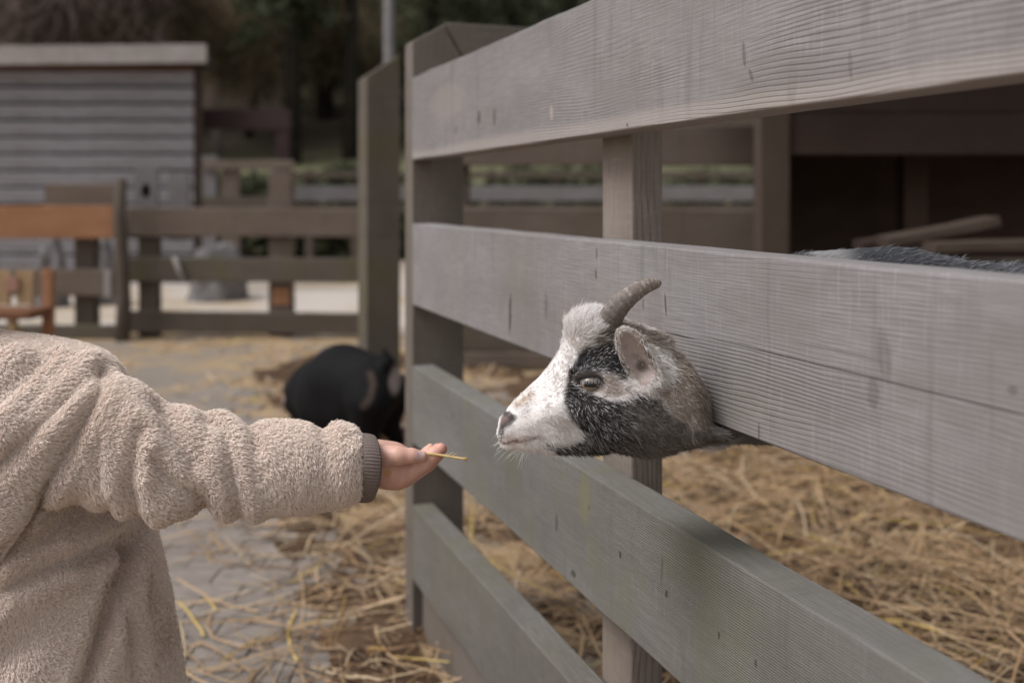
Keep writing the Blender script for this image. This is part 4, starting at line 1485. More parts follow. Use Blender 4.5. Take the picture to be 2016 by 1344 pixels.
# --- eyes
t = NT('eye_mat')
sp = t.new('ShaderNodeSeparateXYZ'); t.link(t.coord('Object'), sp.inputs[0])
ex, ey, ez = sp.outputs
rad_ = t.math('SQRT', t.math('ADD', t.math('POWER', ex, 2), t.math('POWER', ez, 2)))
pup = t.math('MAXIMUM', t.math('DIVIDE', t.math('ABSOLUTE', ex), .0056), t.math('DIVIDE', t.math('ABSOLUTE', t.math('SUBTRACT', ez, .0006)), .0027))
n1 = t.noise(t.mapping(t.coord('Object'), (900, 300, 900)), 1, 2)
col = t.mix(n1, (.17, .125, .09), (.27, .21, .155))
col = t.mix(t.ramp(rad_, .0068, .0080), col, (.04, .03, .025))
col = t.mix(t.ramp(pup, 1.15, .85), col, (.006, .005, .006))
M_EYE = t.done(col, .06); t.bsdf.inputs['Specular IOR Level'].default_value = .6
t.bsdf.inputs['Coat Weight'].default_value = .25


def eye(cx_, cy_, w_, r_px):
    c = np.array([PX(cx_ - 1008), GYc + PX(w_), H - PX(cy_ - 390)])
    vs, fs = [], []
    nu, nv = 28, 18
    rr_ = PX(r_px)
    for i in range(nv + 1):
        for j in range(nu):
            th, ph = math.pi * i / nv, 2 * math.pi * j / nu
            vs.append((rr_ * math.sin(th) * math.cos(ph), rr_ * math.cos(th), rr_ * math.sin(th) * math.sin(ph)))
    for i in range(nv):
        for j in range(nu):
            fs.append((i * nu + j, i * nu + (j + 1) % nu, (i + 1) * nu + (j + 1) % nu, (i + 1) * nu + j))
    return py_mesh('eye', vs, fs, M_EYE, goat, True, Matrix.Translation(c))


eye(1157, 745, -52, 18)
eye(1157, 745, 52, 18)

# --- coat of hair
FL = np.array([(988, 815, .7, -.5), (1000, 850, .9, .35), (1010, 800, .75, -.35), (1050, 790, .85, .0), (1040, 850, .85, .5), (1040, 885, .85, .55), (1080, 740, .75, -.55), (1085, 800, .85, .35), (1090, 860, .75, .65),
               (1105, 690, .45, -.85), (1120, 650, .15, -1), (1150, 625, .35, -.95), (1180, 612, .55, -.75), (1150, 680, .7, -.6), (1135, 720, .6, -.7), (1190, 690, .8, -.45), (1190, 730, .95, .0),
               (1140, 800, .55, .85), (1160, 850, .65, .75), (1200, 790, .9, .45), (1220, 850, .85, .5), (1150, 885, .85, .4), (1250, 650, .9, .1), (1300, 665, .9, .25), (1335, 700, .5, .85), (1310, 740, .7, .6),
               (1350, 780, .35, .9), (1350, 840, .3, .95), (1290, 820, .7, .65), (1300, 870, .95, .3), (1400, 860, 1, .2), (1500, 870, 1, .25), (1700, 520, .97, -.2), (2000, 560, .97, .15)])
LEN = np.array([(985, 830, 3.5), (1000, 860, 4), (1040, 820, 6), (1060, 760, 6), (1030, 886, 9), (1100, 700, 9), (1120, 640, 17), (1160, 612, 19), (1200, 630, 15), (1150, 690, 11), (1130, 790, 13), (1090, 860, 15),
                (1190, 830, 20), (1150, 885, 18), (1160, 720, 9), (1190, 760, 8), (1250, 850, 18), (1300, 680, 19), (1335, 760, 15), (1350, 830, 20), (1290, 790, 18), (1240, 700, 10), (1400, 865, 17), (1500, 868, 17), (1700, 520, 21), (2000, 560, 24)])


def idw(x, y, A, k, pw=3.0):
    o = np.zeros((len(x), k)); wsum = np.zeros(len(x))
    for a in A:
        w = 1 / (np.hypot(x - a[0], y - a[1]) + 6) ** pw
        o += w[:, None] * a[2:2 + k]; wsum += w
    return o / wsum[:, None]


def goat_fur(v, q, nn, nclump, kper, name):
    fc = v[q].mean(1)
    fx, fy = hpx(fc)
    wgt = np.ones(len(q))
    wgt[np.hypot((fx - 1157) / 32, (fy - 748) / 20) < 1] = 0
    wgt[poly_sd(fx, fy, NOSE) < 1] = 0
    k = F / GYc
    f3 = np.stack([1008 + fc[:, 0] * k, 390 + (H - fc[:, 2]) * k, (fc[:, 1] - GYc) * k], -1)
    wgt[(ellip(f3, _c - _ax[1] * 11 + _ax[2] * 4, (24, 14, _L - 7), _ax) < 1.5) & (f3[:, 2] < -60)] *= .18
    wgt[fc[:, 1] > GYc + .045] *= .25
    wgt[(boxcut(fc) < .0012)] = 0
    ctr, cn = scatter(v, q, nn, nclump, wgt)
    N = nclump * kper
    root = np.repeat(ctr, kper, 0) + rng.normal(0, .0013, (N, 3)); n = np.repeat(cn, kper, 0)
    root -= n * ((root - np.repeat(ctr, kper, 0)) * n).sum(1, keepdims=True)
    x, y = hpx(root)
    d2 = idw(x, y, FL, 2)
    d2 += rng.normal(0, .15, d2.shape) + np.repeat(rng.normal(0, .12, (nclump, 2)), kper, 0)
    ln = idw(x, y, LEN, 1)[:, 0] * rng.uniform(.65, 1.2, N)
    ear = (ear_sd(root) < head_sd(root) - .0008) & (root[:, 0] < .2) & (root[:, 1] < GYc)
    ln = np.where(ear, np.where(x < 1262, 6.5, 14) * rng.uniform(.6, 1.2, N), ln)
    d2[ear] = np.where((x[ear] < 1262)[:, None], np.array([.5, .8]), np.array([.6, .55])) + rng.normal(0, .35, (ear.sum(), 2))
    L = PX(ln)[:, None]
    d3 = np.stack([d2[:, 0], np.zeros(N), -d2[:, 1]], 1)
    tg = tangent(n, d3)
    lift = (.34 + .12 * rng.random(N))[:, None]
    lift = np.where((np.hypot(x - 1150, y - 625) < 45)[:, None], .75, lift)
    lift = np.where(ear[:, None], .3, lift)
    lift = np.where((x > 1550)[:, None], .16, lift)
    tip_c = np.repeat((rng.normal(0, .22, (nclump, 3))), kper, 0)
    K = 4
    pts = np.empty((N, K, 3))
    for i in range(K):
        s = i / (K - 1)
        pts[:, i] = root - n * .0006 + L * (s * (tg + tip_c * s) + n * lift * (s - .45 * s * s))
    col = goat_colour(root)
    if ear.any():
        ee = ear & (x < 1264)
        rim = np.abs(ellip(np.stack([1008 + root[:, 0] * k, 390 + (H - root[:, 2]) * k, (root[:, 1] - GYc) * k], -1), _c, (31, 15, _L), _ax)) < 40
        col[ee] = np.array([.55, .50, .475]) * rng.uniform(.8, 1.15, (ee.sum(), 1))
        e2 = ear & (x >= 1264) & (poly_sd(x, y, WHITE2) < 5 + rng.normal(0, 5, N))
        col[e2] = np.where((rng.random(e2.sum()) < .85)[:, None], np.array([.72, .69, .67]), np.array([.4, .33, .28])) * rng.uniform(.85, 1.08, (e2.sum(), 1))
    rad = np.array([1.0, .9, .65, .12])[None] * (.00021 * rng.uniform(.7, 1.3, N))[:, None]
    return hair(name, goat, pts, rad, col, M_HAIR)


def in_front(v, q):
    m = v[q].mean(1)
    return q[m[:, 0] < P(1610, 0, 1.03)[0]]


goat_fur(v1, in_front(v1, q1), nn1, 34000, 4, 'fur')
mq = q2[(v2[q2].mean(1)[:, 2] > .70) & (v2[q2].mean(1)[:, 0] < .62)]
goat_fur(v2, mq, nn2, 3600, 4, 'back_fur')

# lashes over the eye, whiskers, chin hairs
def strands(name, specs, mat, col, r0):
    pts = np.array(specs)
    return hair(name, goat, pts, np.array([1, .9, .7, .15]) * r0, np.tile(np.array(col), (len(pts), 1)), mat)


S = []
for k in range(26):
    a = k / 25
    x = 1139 + 42 * a; y = 735 - 4.5 * math.sin(a * math.pi) + random.gauss(0, .6)
    sgn = -66 - 8 * math.sin(a * math.pi)
    fx = random.gauss(-2, 2.0)
    S.append([P_ for P_ in [np.array([PX(x + fx * s - 1008), GYc + PX(sgn - 5 * s), H - PX(y + 13 * s * (1 - .25 * s) - 390)]) for s in (0, .33, .66, 1)]])
strands('lashes', S, M_HAIR, (.42, .40, .395), .00014)
S = []
for k in range(46):
    x = random.uniform(980, 1045); y = interp(x, BOT) - random.uniform(0, 9) if random.random() < .7 else random.uniform(845, 875)
    x0 = x; wv = random.uniform(-20, 20)
    ang = random.uniform(150, 235) if x < 1000 else random.uniform(200, 262)
    L = random.uniform(10, 34)
    dx, dy = math.cos(R(ang)), -math.sin(R(ang))
    S.append([np.array([PX(x0 + dx * L * s - 1008), GYc + PX(wv * (1 + .3 * s)), H - PX(y + dy * L * s + 5 * s * s - 390)]) for s in (0, .33, .66, 1)])
strands('whiskers', S, M_HAIR, (.75, .72, .70), .00011)

# ================================================================ THE BLACK GOAT
BG = 3.12
def B(x, y, dy=0.0):
    p = P(x, y, BG); p[1] += dy
    return p
def bpx(n): return n / F * BG


def black_sd(p):
    d = rcone(p, B(612, 782, .16), B(668, 760, .06), bpx(60), bpx(74))
    d = smin(d, rcone(p, B(668, 757, .06), B(735, 756, -.05), bpx(70), bpx(62)), .03)
    d = smin(d, rcone(p, B(700, 800, .0), B(630, 806, .1), bpx(60), bpx(62)), .03)
    d = smin(d, rcone(p, B(592, 788, .20), B(566, 826, .26), bpx(50), bpx(38)), .04)
    d = smin(d, rcone(p, B(590, 800, .2), B(558, 812, .24), bpx(46), bpx(33)), .03)
    d = smin(d, rcone(p, B(578, 790, .2), B(562, 815, .24), bpx(34), bpx(30)), .03)
    d = smin(d, rcone(p, B(572, 826, .26), B(585, 905, .24), bpx(34), bpx(18)), .03)
    d = smin(d, rcone(p, B(560, 800, .24), B(541, 787, .20), bpx(12), bpx(12)), .012)
    d = smin(d, rcone(p, B(556, 812, .32), B(534, 806, .40), bpx(12), bpx(7)), .012)
    for x, dy in ((612, .10), (632, .24)):
        d = smin(d, rcone(p, B(x, 820, dy), B(x + 2, 880, dy), bpx(24), bpx(14)), .03)
        d = smin(d, rcone(p, B(x + 2, 880, dy), B(x, 926, dy), bpx(13), bpx(12)), .01)
    for x, dy in ((738, -.11), (765, .06)):
        d = smin(d, rcone(p, B(x, 780, dy), B(x - 6, 842, dy), bpx(44), bpx(24)), .03)
        d = smin(d, rcone(p, B(x - 6, 842, dy), B(x + 14, 876, dy), bpx(22), bpx(14)), .02)
        d = smin(d, rcone(p, B(x + 14, 876, dy), B(x + 6, 926, dy), bpx(13), bpx(12)), .01)
    d = smin(d, rcone(p, B(762, 730, -.08), B(771, 704, -.1), bpx(15), bpx(14)), .02)
    d = smin(d, rcone(p, B(771, 704, -.1), B(764, 680, -.1), bpx(14), bpx(6)), .01)
    return d


bv, bq, bn = solid(black_sd, (B(515, 0)[0], BG - .32, -.01), (B(812, 0)[0], BG + .52, .46), .008)
bv = relax(bv, bq, 1)
bx, by = proj(bv)
bc = np.tile(np.array([.0065, .006, .0065]), (len(bv), 1))
k1 = 1 - sstep(np.hypot((bx - 778) / 13, (by - 748 + (bx - 778) * .4) / 30), .6, 1.2)
bc = bc * (1 - k1[:, None]) + np.array([.30, .255, .24]) * k1[:, None]
ld, _ = line_d(bx, by, [(729, 735), (735, 755), (728, 785), (715, 800)])
k2 = (1 - sstep(ld, 3, 10)) * (bv[:, 1] < BG) * .7
bc = bc * (1 - k2[:, None]) + np.array([.085, .062, .05]) * k2[:, None]
ld = np.abs(np.hypot(bx - 546, by - 785) - 9)
k3 = (1 - sstep(ld, 3, 7)) * (bx < 560)
bc = bc * (1 - k3[:, None]) + np.array([.42, .32, .28]) * k3[:, None]
bg = empty('goat', (B(680, 0)[0], BG, 0), 'small black goat grazing head down behind the outstretched sleeve', 'goat')
bbase = bv
np_mesh('body', bv, bq, attr_mat('black_coat_mat', .75, .5, 90, .12, .003), bg, True, bc)

# ================================================================ THE CHILD
CT = 1.05                                  # distance of the middle of the trunk
def armY(x): return .94 + (np.clip(x, -100, 1000) - 200) / 540 * .045


def pxu(p, Yf):
    """pixel place of p measured in the plane of the limb's own axis"""
    u = 1008 + p[..., 0] / 1.0 * F
    for _ in range(3):
        Y = Yf(u) if callable(Yf) else Yf
        u = 1008 + p[..., 0] / Y * F
    Y = Yf(u) if callable(Yf) else Yf
    return u, 390 + (H - p[..., 2]) / Y * F, (p[..., 1] - Y) * F / Y, Y


ATOP = [(100, 742), (180, 722), (225, 738), (250, 744), (265, 748), (290, 764), (320, 791), (345, 799), (360, 801), (385, 808), (402, 823), (420, 810), (440, 809), (465, 820), (490, 850), (512, 832), (540, 829),
        (580, 830), (605, 833), (632, 855), (645, 854), (662, 836), (685, 841), (700, 851), (712, 868), (722, 895)]
ABOT = [(100, 985), (250, 1000), (290, 1002), (330, 1006), (370, 1002), (405, 994), (420, 996), (440, 1006), (460, 1016), (485, 1019), (540, 1012), (600, 1001), (650, 996), (680, 992), (700, 984), (712, 972), (722, 940)]
TR = [(560, -60), (640, -20), (664, 10), (670, 60), (676, 120), (684, 170), (698, 202), (720, 222), (745, 234), (800, 250), (900, 262), (1000, 275), (1045, 284), (1110, 301), (1180, 316), (1250, 327), (1344, 341), (1480, 360), (1600, 372)]


def coat_base(p):
    u, v, w, Y = pxu(p, armY)
    w2 = u + w * .30                                   # the arm points a little away from the viewer
    uc = np.clip(w2, 100, 722)
    t_, b_ = interp(uc, ATOP), interp(uc, ABOT)
    c = (t_ + b_) / 2; hv = (b_ - t_) / 2
    hw = np.minimum(hv * .95, 98)
    q = (np.abs((v - c) / hv) ** 2.15 + np.abs(w / hw) ** 2.15) ** (1 / 2.15)
    d = (q - 1) * np.minimum(hv, hw) * .92
    d = np.where(w2 != uc, np.maximum(d, 0) + np.abs(w2 - uc), d)
    d = d * Y / F
    # trunk
    u, v, w, Y = pxu(p, CT)
    vc = np.clip(v, 664, 1600)
    rt = interp(vc, TR); lf = -560 + 0 * rt
    c = (rt + lf) / 2; hu = (rt - lf) / 2
    hw = 215 + 45 * sstep(vc, 900, 1400) - 90 * (1 - sstep(vc, 664, 790))
    q = (np.abs((u - c) / hu) ** 2.6 + np.abs(w / hw) ** 2.6) ** (1 / 2.6)
    e = (q - 1) * np.minimum(hu, hw) * .92
    e = np.where(v != vc, np.maximum(e, 0) + np.abs(v - vc), e)
    e = e * Y / F
    d = smin(d, e, .018)
    # heavy diagonal rolls of the loose back and hood hanging over the shoulder
    Yn = .90
    for (x0, y0, Y0, r0), (x1, y1, Y1, r1) in (((180, 742, .955, 52), (92, 850, .905, 50)), ((92, 850, .905, 50), (-60, 1080, .90, 58)),
                                               ((112, 718, .955, 42), (14, 842, .895, 52)), ((14, 842, .895, 52), (-120, 980, .90, 60)),
                                               ((30, 712, .94, 42), (-90, 830, .90, 56))):
        d = smin(d, rcone(p, P(x0, y0, Y0), P(x1, y1, Y1), r0 / F * Y0, r1 / F * Y1), .005)
    return d


cs_v, cs_q, _n = solid(coat_base, (P(-480, 0, CT)[0], .80, .20), (P(745, 0, .98)[0] + .02, 1.24, .745), .0052)
cs_v = relax(cs_v, cs_q, 3)
cn = vnormals(cs_v, cs_q)
# folds: valleys along the creases of the cloth (depth in px, width, and which side carries the roll)
FOLDS = [([(214, 722), (194, 765), (141, 868), (94, 950), (47, 1034), (0, 1106), (-40, 1160)], 16, 12, 5),
         ([(100, 690), (50, 740), (0, 786), (-50, 830)], 10, 11, 4),
         ([(200, 712), (147, 762), (96, 815), (47, 868), (0, 915), (-60, 970)], 14, 12, 6),
         ([(196, 813), (186, 891), (196, 954), (215, 996)], 6, 8, 3),
         ([(268, 752), (262, 800), (268, 870), (290, 925)], -7, 22, 0),
         ([(318, 795), (333, 829), (352, 868), (378, 912)], 15, 15, 7),
         ([(272, 850), (262, 905), (252, 960), (275, 1010)], 15, 13, 9),
         ([(300, 905), (340, 950), (400, 985), (408, 1022)], 13, 15, 8),
         ([(404, 822), (440, 840), (450, 891), (458, 954), (474, 1030)], 16, 13, 8),
         ([(488, 842), (500, 862), (510, 880)], 9, 10, 4),
         ([(632, 848), (655, 862), (678, 870)], 9, 10, 5),
         ([(290, 1035), (262, 1059), (196, 1082), (110, 1112), (30, 1150), (-30, 1180)], 16, 16, 12),
         ([(286, 1036), (248, 1101), (231, 1164), (200, 1243), (166, 1344), (150, 1400)], 20, 15, 12),
         ([(262, 1075), (250, 1140), (255, 1220), (268, 1344)], 9, 13, 5),
         ([(150, 1000), (100, 1050), (40, 1085), (-20, 1110)], 8, 24, 6),
         ([(120, 1200), (60, 1240), (0, 1300)], 9, 26, 6),
         ([(215, 996), (180, 1030), (150, 1060)], 7, 12, 4),
         ([(330, 1000), (370, 1012), (400, 1015)], -7, 16, 0)]
fx, fy = proj(cs_v)
front = sstep(-cn[:, 1], -.25, .35)
disp = np.zeros(len(cs_v))
for pts, dep, wid, roll in FOLDS:
    ld, sg = line_d(fx, fy, pts)
    wv = wid * (1 + .25 * vnoise(cs_v, 40, 9))
    big = 1.7 if max(k[1] for k in pts) > 1060 else (1.25 if min(k[0] for k in pts) < 60 else .95)
    disp -= big * dep * np.exp(-(ld / wv) ** 2)
    if roll: disp += 1.0 * roll * np.exp(-((ld - wid * 2.3) / (wid * 1.3)) ** 2) * (sg < 0) + roll * .55 * np.exp(-((ld - wid * 2.3) / (wid * 1.3)) ** 2) * (sg >= 0)
disp = disp * front
disp += 3.2 * vnoise(cs_v, 26, 31) + 1.6 * vnoise(cs_v, 70, 32)
cs_v = cs_v + cn * (disp / F)[:, None]
cs_v = relax(cs_v, cs_q, 1)
cn = vnormals(cs_v, cs_q)

child = empty('person', (P(-120, 0, CT)[0], CT, 0), 'child in a beige plush coat reaching a straw stalk out to the goat', 'person')
M_CLOTH = NT('plush_backing_mat'); M_CLOTH = M_CLOTH.done((.58, .47, .42), .95)
M_PLUSH = NT('plush_mat'); M_PLUSH.bsdf.inputs['Specular IOR Level'].default_value = .12
M_PLUSH.bsdf.inputs['Sheen Weight'].default_value = .15
M_PLUSH = M_PLUSH.done(M_PLUSH.attr('col'), .75)
coat = np_mesh('coat', cs_v, cs_q, M_CLOTH, child, True)


def plush(v, q, n, nclump, kper, name, lo=.0040, hi=.0075):
    m = v[q].mean(1)
    fnx = n[q].mean(1)
    mx, my = proj(m)
    wgt = np.where(fnx[:, 1] < .25, 1.0, .18)
    wgt *= np.where((mx < -60) | (my > 1440), .35, 1)
    ctr, nn = scatter(v, q, n, nclump, wgt)
    # lay of the pile: mostly downwards and outwards, in swirls
    fl = np.stack([.55 + .9 * vnoise(ctr, 22, 41), .6 * vnoise(ctr, 30, 42), -.75 + .9 * vnoise(ctr, 25, 43)], 1)
    fl += rng.normal(0, .28, fl.shape)
    tg = tangent(nn, fl)
    L = rng.uniform(lo, hi, nclump)
    N = nclump * kper
    rep = lambda a: np.repeat(a, kper, 0)
    off = rng.normal(0, .0008, (N, 3))
    n_ = rep(nn); off -= n_ * (off * n_).sum(1, keepdims=True)
    root = rep(ctr) + off - n_ * .0012
    lean = rep(rng.uniform(.45, .95, nclump))[:, None]
    tipc = rep(ctr + nn * (L * .58)[:, None] + tg * (L * .75)[:, None])
    tip = root + n_ * rep(L)[:, None] * .62 + rep(tg) * rep(L)[:, None] * lean
    pull = rng.uniform(.2, .75, (N, 1))
    tip = tip * (1 - pull) + tipc * pull + rng.normal(0, .00045, (N, 3))
    K = 4
    pts = np.empty((N, K, 3))
    for i in range(K):
        s = i / (K - 1)
        mid = root + n_ * rep(L)[:, None] * .62
        pts[:, i] = root * (1 - s) ** 2 + 2 * mid * s * (1 - s) + tip * s * s
    col = np.array([.84, .72, .635]) * rep(rng.uniform(.88, 1.06, nclump))[:, None] * rng.uniform(.93, 1.05, (N, 1))
    rad = np.array([1.0, 1.0, .8, .3])[None] * (.00026 * rng.uniform(.7, 1.25, N))[:, None]
    return hair(name, coat, pts, rad, col, M_PLUSH)


plush(cs_v, cs_q, cn, 125000, 3, 'pile', .0034, .0052)

# ribbed cuff
nu, nv = 240, 22
V = []
for i in range(nv + 1):
    f = i / nv
    u0 = 698 + 39 * f
    rv = 64.5 - 1.5 * f + 4.0 * math.sin(math.pi * min(1, f * 1.02)) ** .6 - (10 * max(0, f - .86) / .14 if f > .86 else 0)
    for j in range(nu):
        a = 2 * math.pi * j / nu
        rib = 1 + .013 * math.sin(a * 60) + .004 * math.sin(i * 2.6 + a * 9)
        w = rv * .92 * rib * math.cos(a); vv = rv * rib * math.sin(a)
        x = u0 - w * .30
        V.append(P(x - .05 * vv, 921 + vv + (f - .5) * 3, float(armY(u0)) + w / F))
for i in range(3):                       # turned-in edge
    rv = 52 - 6 * i
    for j in range(nu):
        a = 2 * math.pi * j / nu
        w = rv * .92 * math.cos(a); vv = rv * math.sin(a)
        V.append(P(735 - 6 * i - w * .30 - .05 * vv, 921 + vv, float(armY(735)) + w / F))
rows = nv + 4
q = [(i * nu + j, i * nu + (j + 1) % nu, (i + 1) * nu + (j + 1) % nu, (i + 1) * nu + j) for i in range(rows - 1) for j in range(nu)]
t = NT('cuff_mat')
n1 = t.noise(t.coord('Object'), 900, 3, .6)
M_CUFF = t.done(t.mix(t.ramp(n1, .3, .7), (.15, .115, .105), (.205, .165, .15)), .9, t.bump(n1, .0006))
np_mesh('cuff', np.array(V), np.array(q), M_CUFF, child, True)

# the body: hand and arm fine, head, neck and legs coarser (mostly inside the clothes)
HY_ = .995
hs = HY_ / F
def Hn(x, y, d=0.0): return np.array([(x - 1008) * hs, HY_ + d * hs, H + (390 - y) * hs])


FING = [  # joints (x, y, depth) and radii, index to little finger
    ([(792, 934, -6), (836, 911, -2), (857, 892, 0), (868, 883, 2)], [23, 16.5, 14.5, 11]),
    ([(798, 940, 18), (840, 918, 20), (860, 898, 20), (869, 889, 20)], [22, 16, 14, 10.5]),
    ([(797, 942, 38), (834, 920, 40), (851, 901, 40), (858, 892, 40)], [21, 15, 13, 10]),
    ([(790, 938, 57), (822, 920, 60), (836, 904, 60), (842, 896, 60)], [19, 13, 11, 8.5])]


def hand_sd(p):
    w0 = armY(700)
    d = rcone(p, P(560, 926, float(armY(560))), Hn(735, 914, 8), .024, 41 * hs)
    d = smin(d, rcone(p, Hn(735, 914, 8), Hn(768, 916, 14), 42 * hs, 43 * hs), .01)
    d = smin(d, rcone(p, Hn(772, 926, 4), Hn(786, 926, 44), 36 * hs, 32 * hs), .008)
    d = smin(d, rcone(p, Hn(786, 936, 0), Hn(798, 936, 40), 25 * hs, 22 * hs), .006)
    d = smin(d, rcone(p, Hn(762, 930, 36), Hn(745, 918, 36), 34 * hs, 34 * hs), .01)
    f_all = None
    for jn, rd in FING:
        f = None
        for k in range(3):
            c = rcone(p, Hn(*jn[k]), Hn(*jn[k + 1]), rd[k] * hs, rd[k + 1] * hs)
            f = c if f is None else smin(f, c, .0012)
        f_all = f if f_all is None else smin(f_all, f, .0004)
    d = smin(d, f_all, .0032)
    th = rcone(p, Hn(752, 894, -20), Hn(786, 889, -31), 25 * hs, 18.5 * hs)
    th = smin(th, rcone(p, Hn(786, 889, -31), Hn(814, 890, -27), 18 * hs, 14.5 * hs), .003)
    th = smin(th, rcone(p, Hn(814, 890, -27), Hn(832, 893, -20), 14.5 * hs, 11 * hs), .002)
    d = smin(d, th, .0045)
    # crease between thumb and palm, wrinkles over the thumb joint
    d = smax(d, -rcone(p, Hn(778, 905, -36), Hn(834, 905, -22), 2.2 * hs, 2.6 * hs), .002)
    for (xa, ya, da), (xb, yb, db) in (((846, 886, -16), (853, 906, -14)), ((826, 912, -20), (838, 922, -12)), ((858, 884, 10), (838, 902, 12))):
        d = smax(d, -rcone(p, Hn(xa, ya, da), Hn(xb, yb, db), .9 * hs, .9 * hs), .0008)
    for x in (807, 811.5, 815):
        d = smax(d, -rcone(p, Hn(x, 882, -44), Hn(x + 1, 896, -45), .8 * hs, .8 * hs), .0006)
    return d


av, aq, an = solid(hand_sd, (P(560, 0, .99)[0], .93, Hn(0, 985)[2]), (Hn(895, 0)[0], 1.12, Hn(0, 850)[2]), .0011)
av = relax(av, aq, 1)
hx, hy = (av[:, 0] / hs + 1008), 390 + (H - av[:, 2]) / hs
hd = (av[:, 1] - HY_) / hs
sc = np.tile(np.array([.60, .355, .28]), (len(av), 1))
sc = sc * (1 + .05 * vnoise(av, 130, 51)[:, None] + .04 * vnoise(av, 420, 52)[:, None])
red = np.clip(sstep(hx, 832, 872) + .55 * np.exp(-((hx - 792) / 22) ** 2 - ((hy - 950) / 22) ** 2) + .35 * np.exp(-((hx - 811) / 8) ** 2 - ((hy - 890) / 14) ** 2), 0, 1)
sc = sc * (1 - .55 * red[:, None]) + np.array([.60, .27, .22]) * .55 * red[:, None]
nail = (1 - sstep(np.hypot((hx - 829) / 10.5, (hy - 887) / 8.5), .8, 1.05)) * (hd < -20)
sc = sc * (1 - nail[:, None]) + np.array([.68, .46, .44]) * nail[:, None]
yel = (1 - sstep(np.hypot((hx - 768) / 9, (hy - 922 - .3 * (hx - 768)) / 6.5) + .35 * vnoise(av, 500, 53), .5, 1.3)) * (hd < 0) * .75
sc = sc * (1 - yel[:, None]) + np.array([.52, .27, .07]) * yel[:, None]
HC = np.array([P(-225, 500, CT)[0], CT, P(0, 500, CT)[2]])


def rest_sd(p):
    d = ellip(p, HC, (.088, .075, .098))
    d = smin(d, ellip(p, HC + [.02, 0, -.055], (.06, .055, .055)), .03)
    d = smin(d, rcone(p, HC + [.088, 0, -.012], HC + [.098, 0, -.03], .008, .012), .012)
    for s in (-1, 1):
        d = smin(d, ellip(p, HC + [-.005, s * .076, -.01], (.018, .008, .028)), .004)
        d = smax(d, -ellip(p, HC + [.078, s * .03, .0], (.014, .014, .008)), .006)
    d = smax(d, -rcone(p, HC + [.085, -.018, -.06], HC + [.085, .018, -.06], .004, .004), .004)
    d = smin(d, rcone(p, HC + [-.015, 0, -.07], HC + [-.02, 0, -.2], .042, .05), .03)
    d = smin(d, rcone(p, HC + [-.02, 0, -.22], HC + [-.02, 0, -.42], .085, .10), .05)
    d = smin(d, rcone(p, HC + [-.01, -.05, -.20], np.array(P(230, 880, .96)), .034, .026), .04)
    d = smin(d, rcone(p, np.array(P(230, 880, .96)), np.array(P(580, 925, .97)), .026, .022), .02)
    for s in (-1, 1):
        d = smin(d, rcone(p, HC + [-.02, s * .055, -.42], HC + [-.01, s * .06, -.66], .066, .045), .03)
        d = smin(d, rcone(p, HC + [-.01, s * .06, -.66], HC + [-.03, s * .06, -.775], .04, .032), .02)
    return d


rv_, rq, rn = solid(rest_sd, HC - [.2, .2, .80], HC + [.62, .2, .12], .0085)
rv_ = relax(rv_, rq, 1)
bodyv = np.concatenate([av, rv_]); bodyq = np.concatenate([aq, rq + len(av)])
bodyc = np.concatenate([sc, np.tile(np.array([.60, .40, .31]), (len(rv_), 1))])
np_mesh('body', bodyv, bodyq, attr_mat('skin_mat', .48, .06, 900, .35, .00012, .25), child, True, bodyc)


def simple(name, fn, lo, hi, step, col, rough=.9):
    v, q, n = solid(fn, lo, hi, step)
    v = relax(v, q, 1)
    t = NT(name + '_mat')
    n1 = t.noise(t.coord('Object'), 300, 3, .6)
    return np_mesh(name, v, q, t.done(t.mix(t.ramp(n1, .3, .7), tuple(a * .8 for a in col), col), rough, t.bump(n1, .001)), child, True)


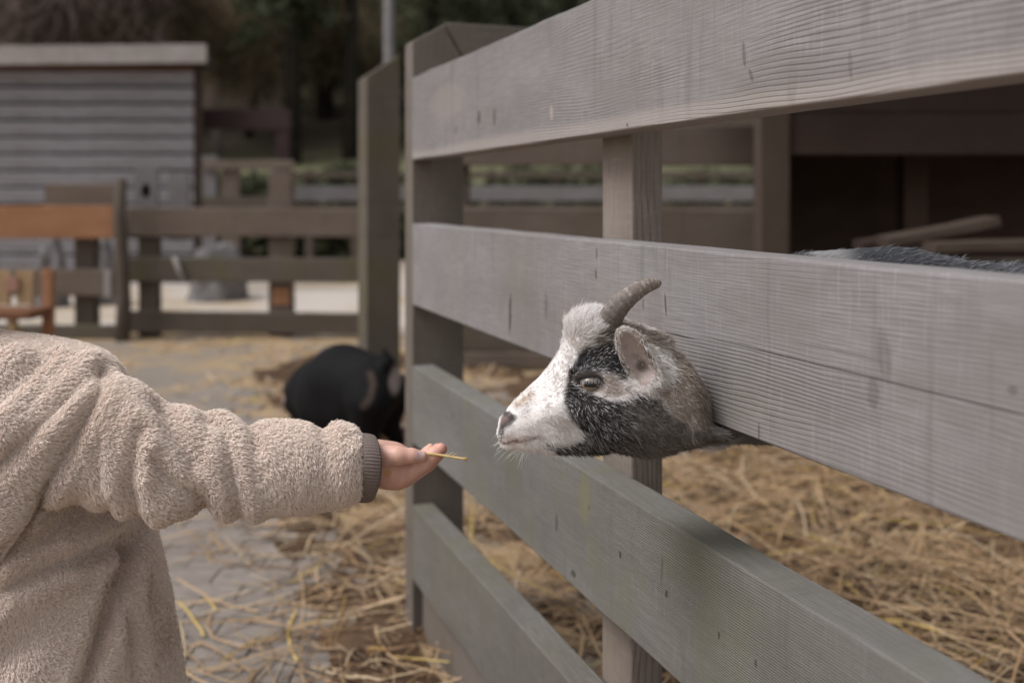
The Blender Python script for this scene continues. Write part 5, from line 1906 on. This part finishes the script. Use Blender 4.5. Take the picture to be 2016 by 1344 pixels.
simple('hair', lambda p: smax(ellip(p, HC + [-.012, 0, .012], (.098, .086, .102)), -np.minimum((p[..., 0] - HC[0] - .045) * -1 + 9, .2 - (p[..., 0] - HC[0]) * 4 + (p[..., 2] - HC[2] - .03) * 2.5 - .02) * 0 - np.minimum(p[..., 2] - HC[2] + .05, .055 - (p[..., 0] - HC[0]) + (p[..., 2] - HC[2]) * .5), .01),
       HC - [.14, .12, .12], HC + [.14, .12, .14], .006, (.12, .075, .045))
simple('trousers', lambda p: np.minimum(*[smin(rcone(p, HC + [-.02, s * .06, -.42], HC + [-.01, s * .066, -.64], .085, .062), rcone(p, HC + [-.01, s * .066, -.64], HC + [-.03, s * .066, -.75], .062, .055), .02) for s in (-1, 1)]),
       HC - [.14, .17, .83], HC + [.14, .17, -.30], .008, (.06, .07, .09))
for s in (-1, 1):
    simple('shoe', lambda p: smin(rcone(p, np.array([HC[0] - .05, CT + s * .066, .04]), np.array([HC[0] + .055, CT + s * .066, .035]), .04, .034), rcone(p, np.array([HC[0] - .035, CT + s * .066, .05]), np.array([HC[0] - .03, CT + s * .066, .10]), .042, .045), .02),
           (HC[0] - .12, CT + s * .066 - .07, -.01), (HC[0] + .12, CT + s * .066 + .07, .16), .006, (.10, .075, .06), .7)

# the straw stalk between thumb and forefinger
a, b = Hn(828, 889, -14), Hn(921, 898, -16)
pts = [a + (b - a) * f + np.array([0, 0, .0006 * math.sin(f * 5)]) for f in np.linspace(0, 1, 14)]
V, Fc = tube_geo(pts, [2.6 * hs * (1 + .12 * math.sin(k * 2.1)) for k in range(14)], 8)
for (f0, dx, dy) in ((.58, 12, -9), (.66, 11, -8), (.5, 8, -5)):
    s0 = a + (b - a) * f0
    vs, fs = tube_geo([s0, s0 + np.array([dx * .5, 0, -dy * .6]) * hs, s0 + np.array([dx, 0, -dy]) * hs], [.9 * hs, .7 * hs, .3 * hs], 5)
    o = len(V); V += vs; Fc += [tuple(k + o for k in f) for f in fs]
t = NT('stalk_mat')
n1 = t.noise(t.mapping(t.coord('Object'), (120, 900, 900)), 1, 3, .6)
M_STALK = t.done(t.mix(t.ramp(n1, .3, .7), (.46, .31, .12), (.66, .50, .26)), .5)
tag(py_mesh('straw_stalk', V, Fc, M_STALK, None, True), 'short yellow straw stalk held between thumb and finger before the goat', 'straw')
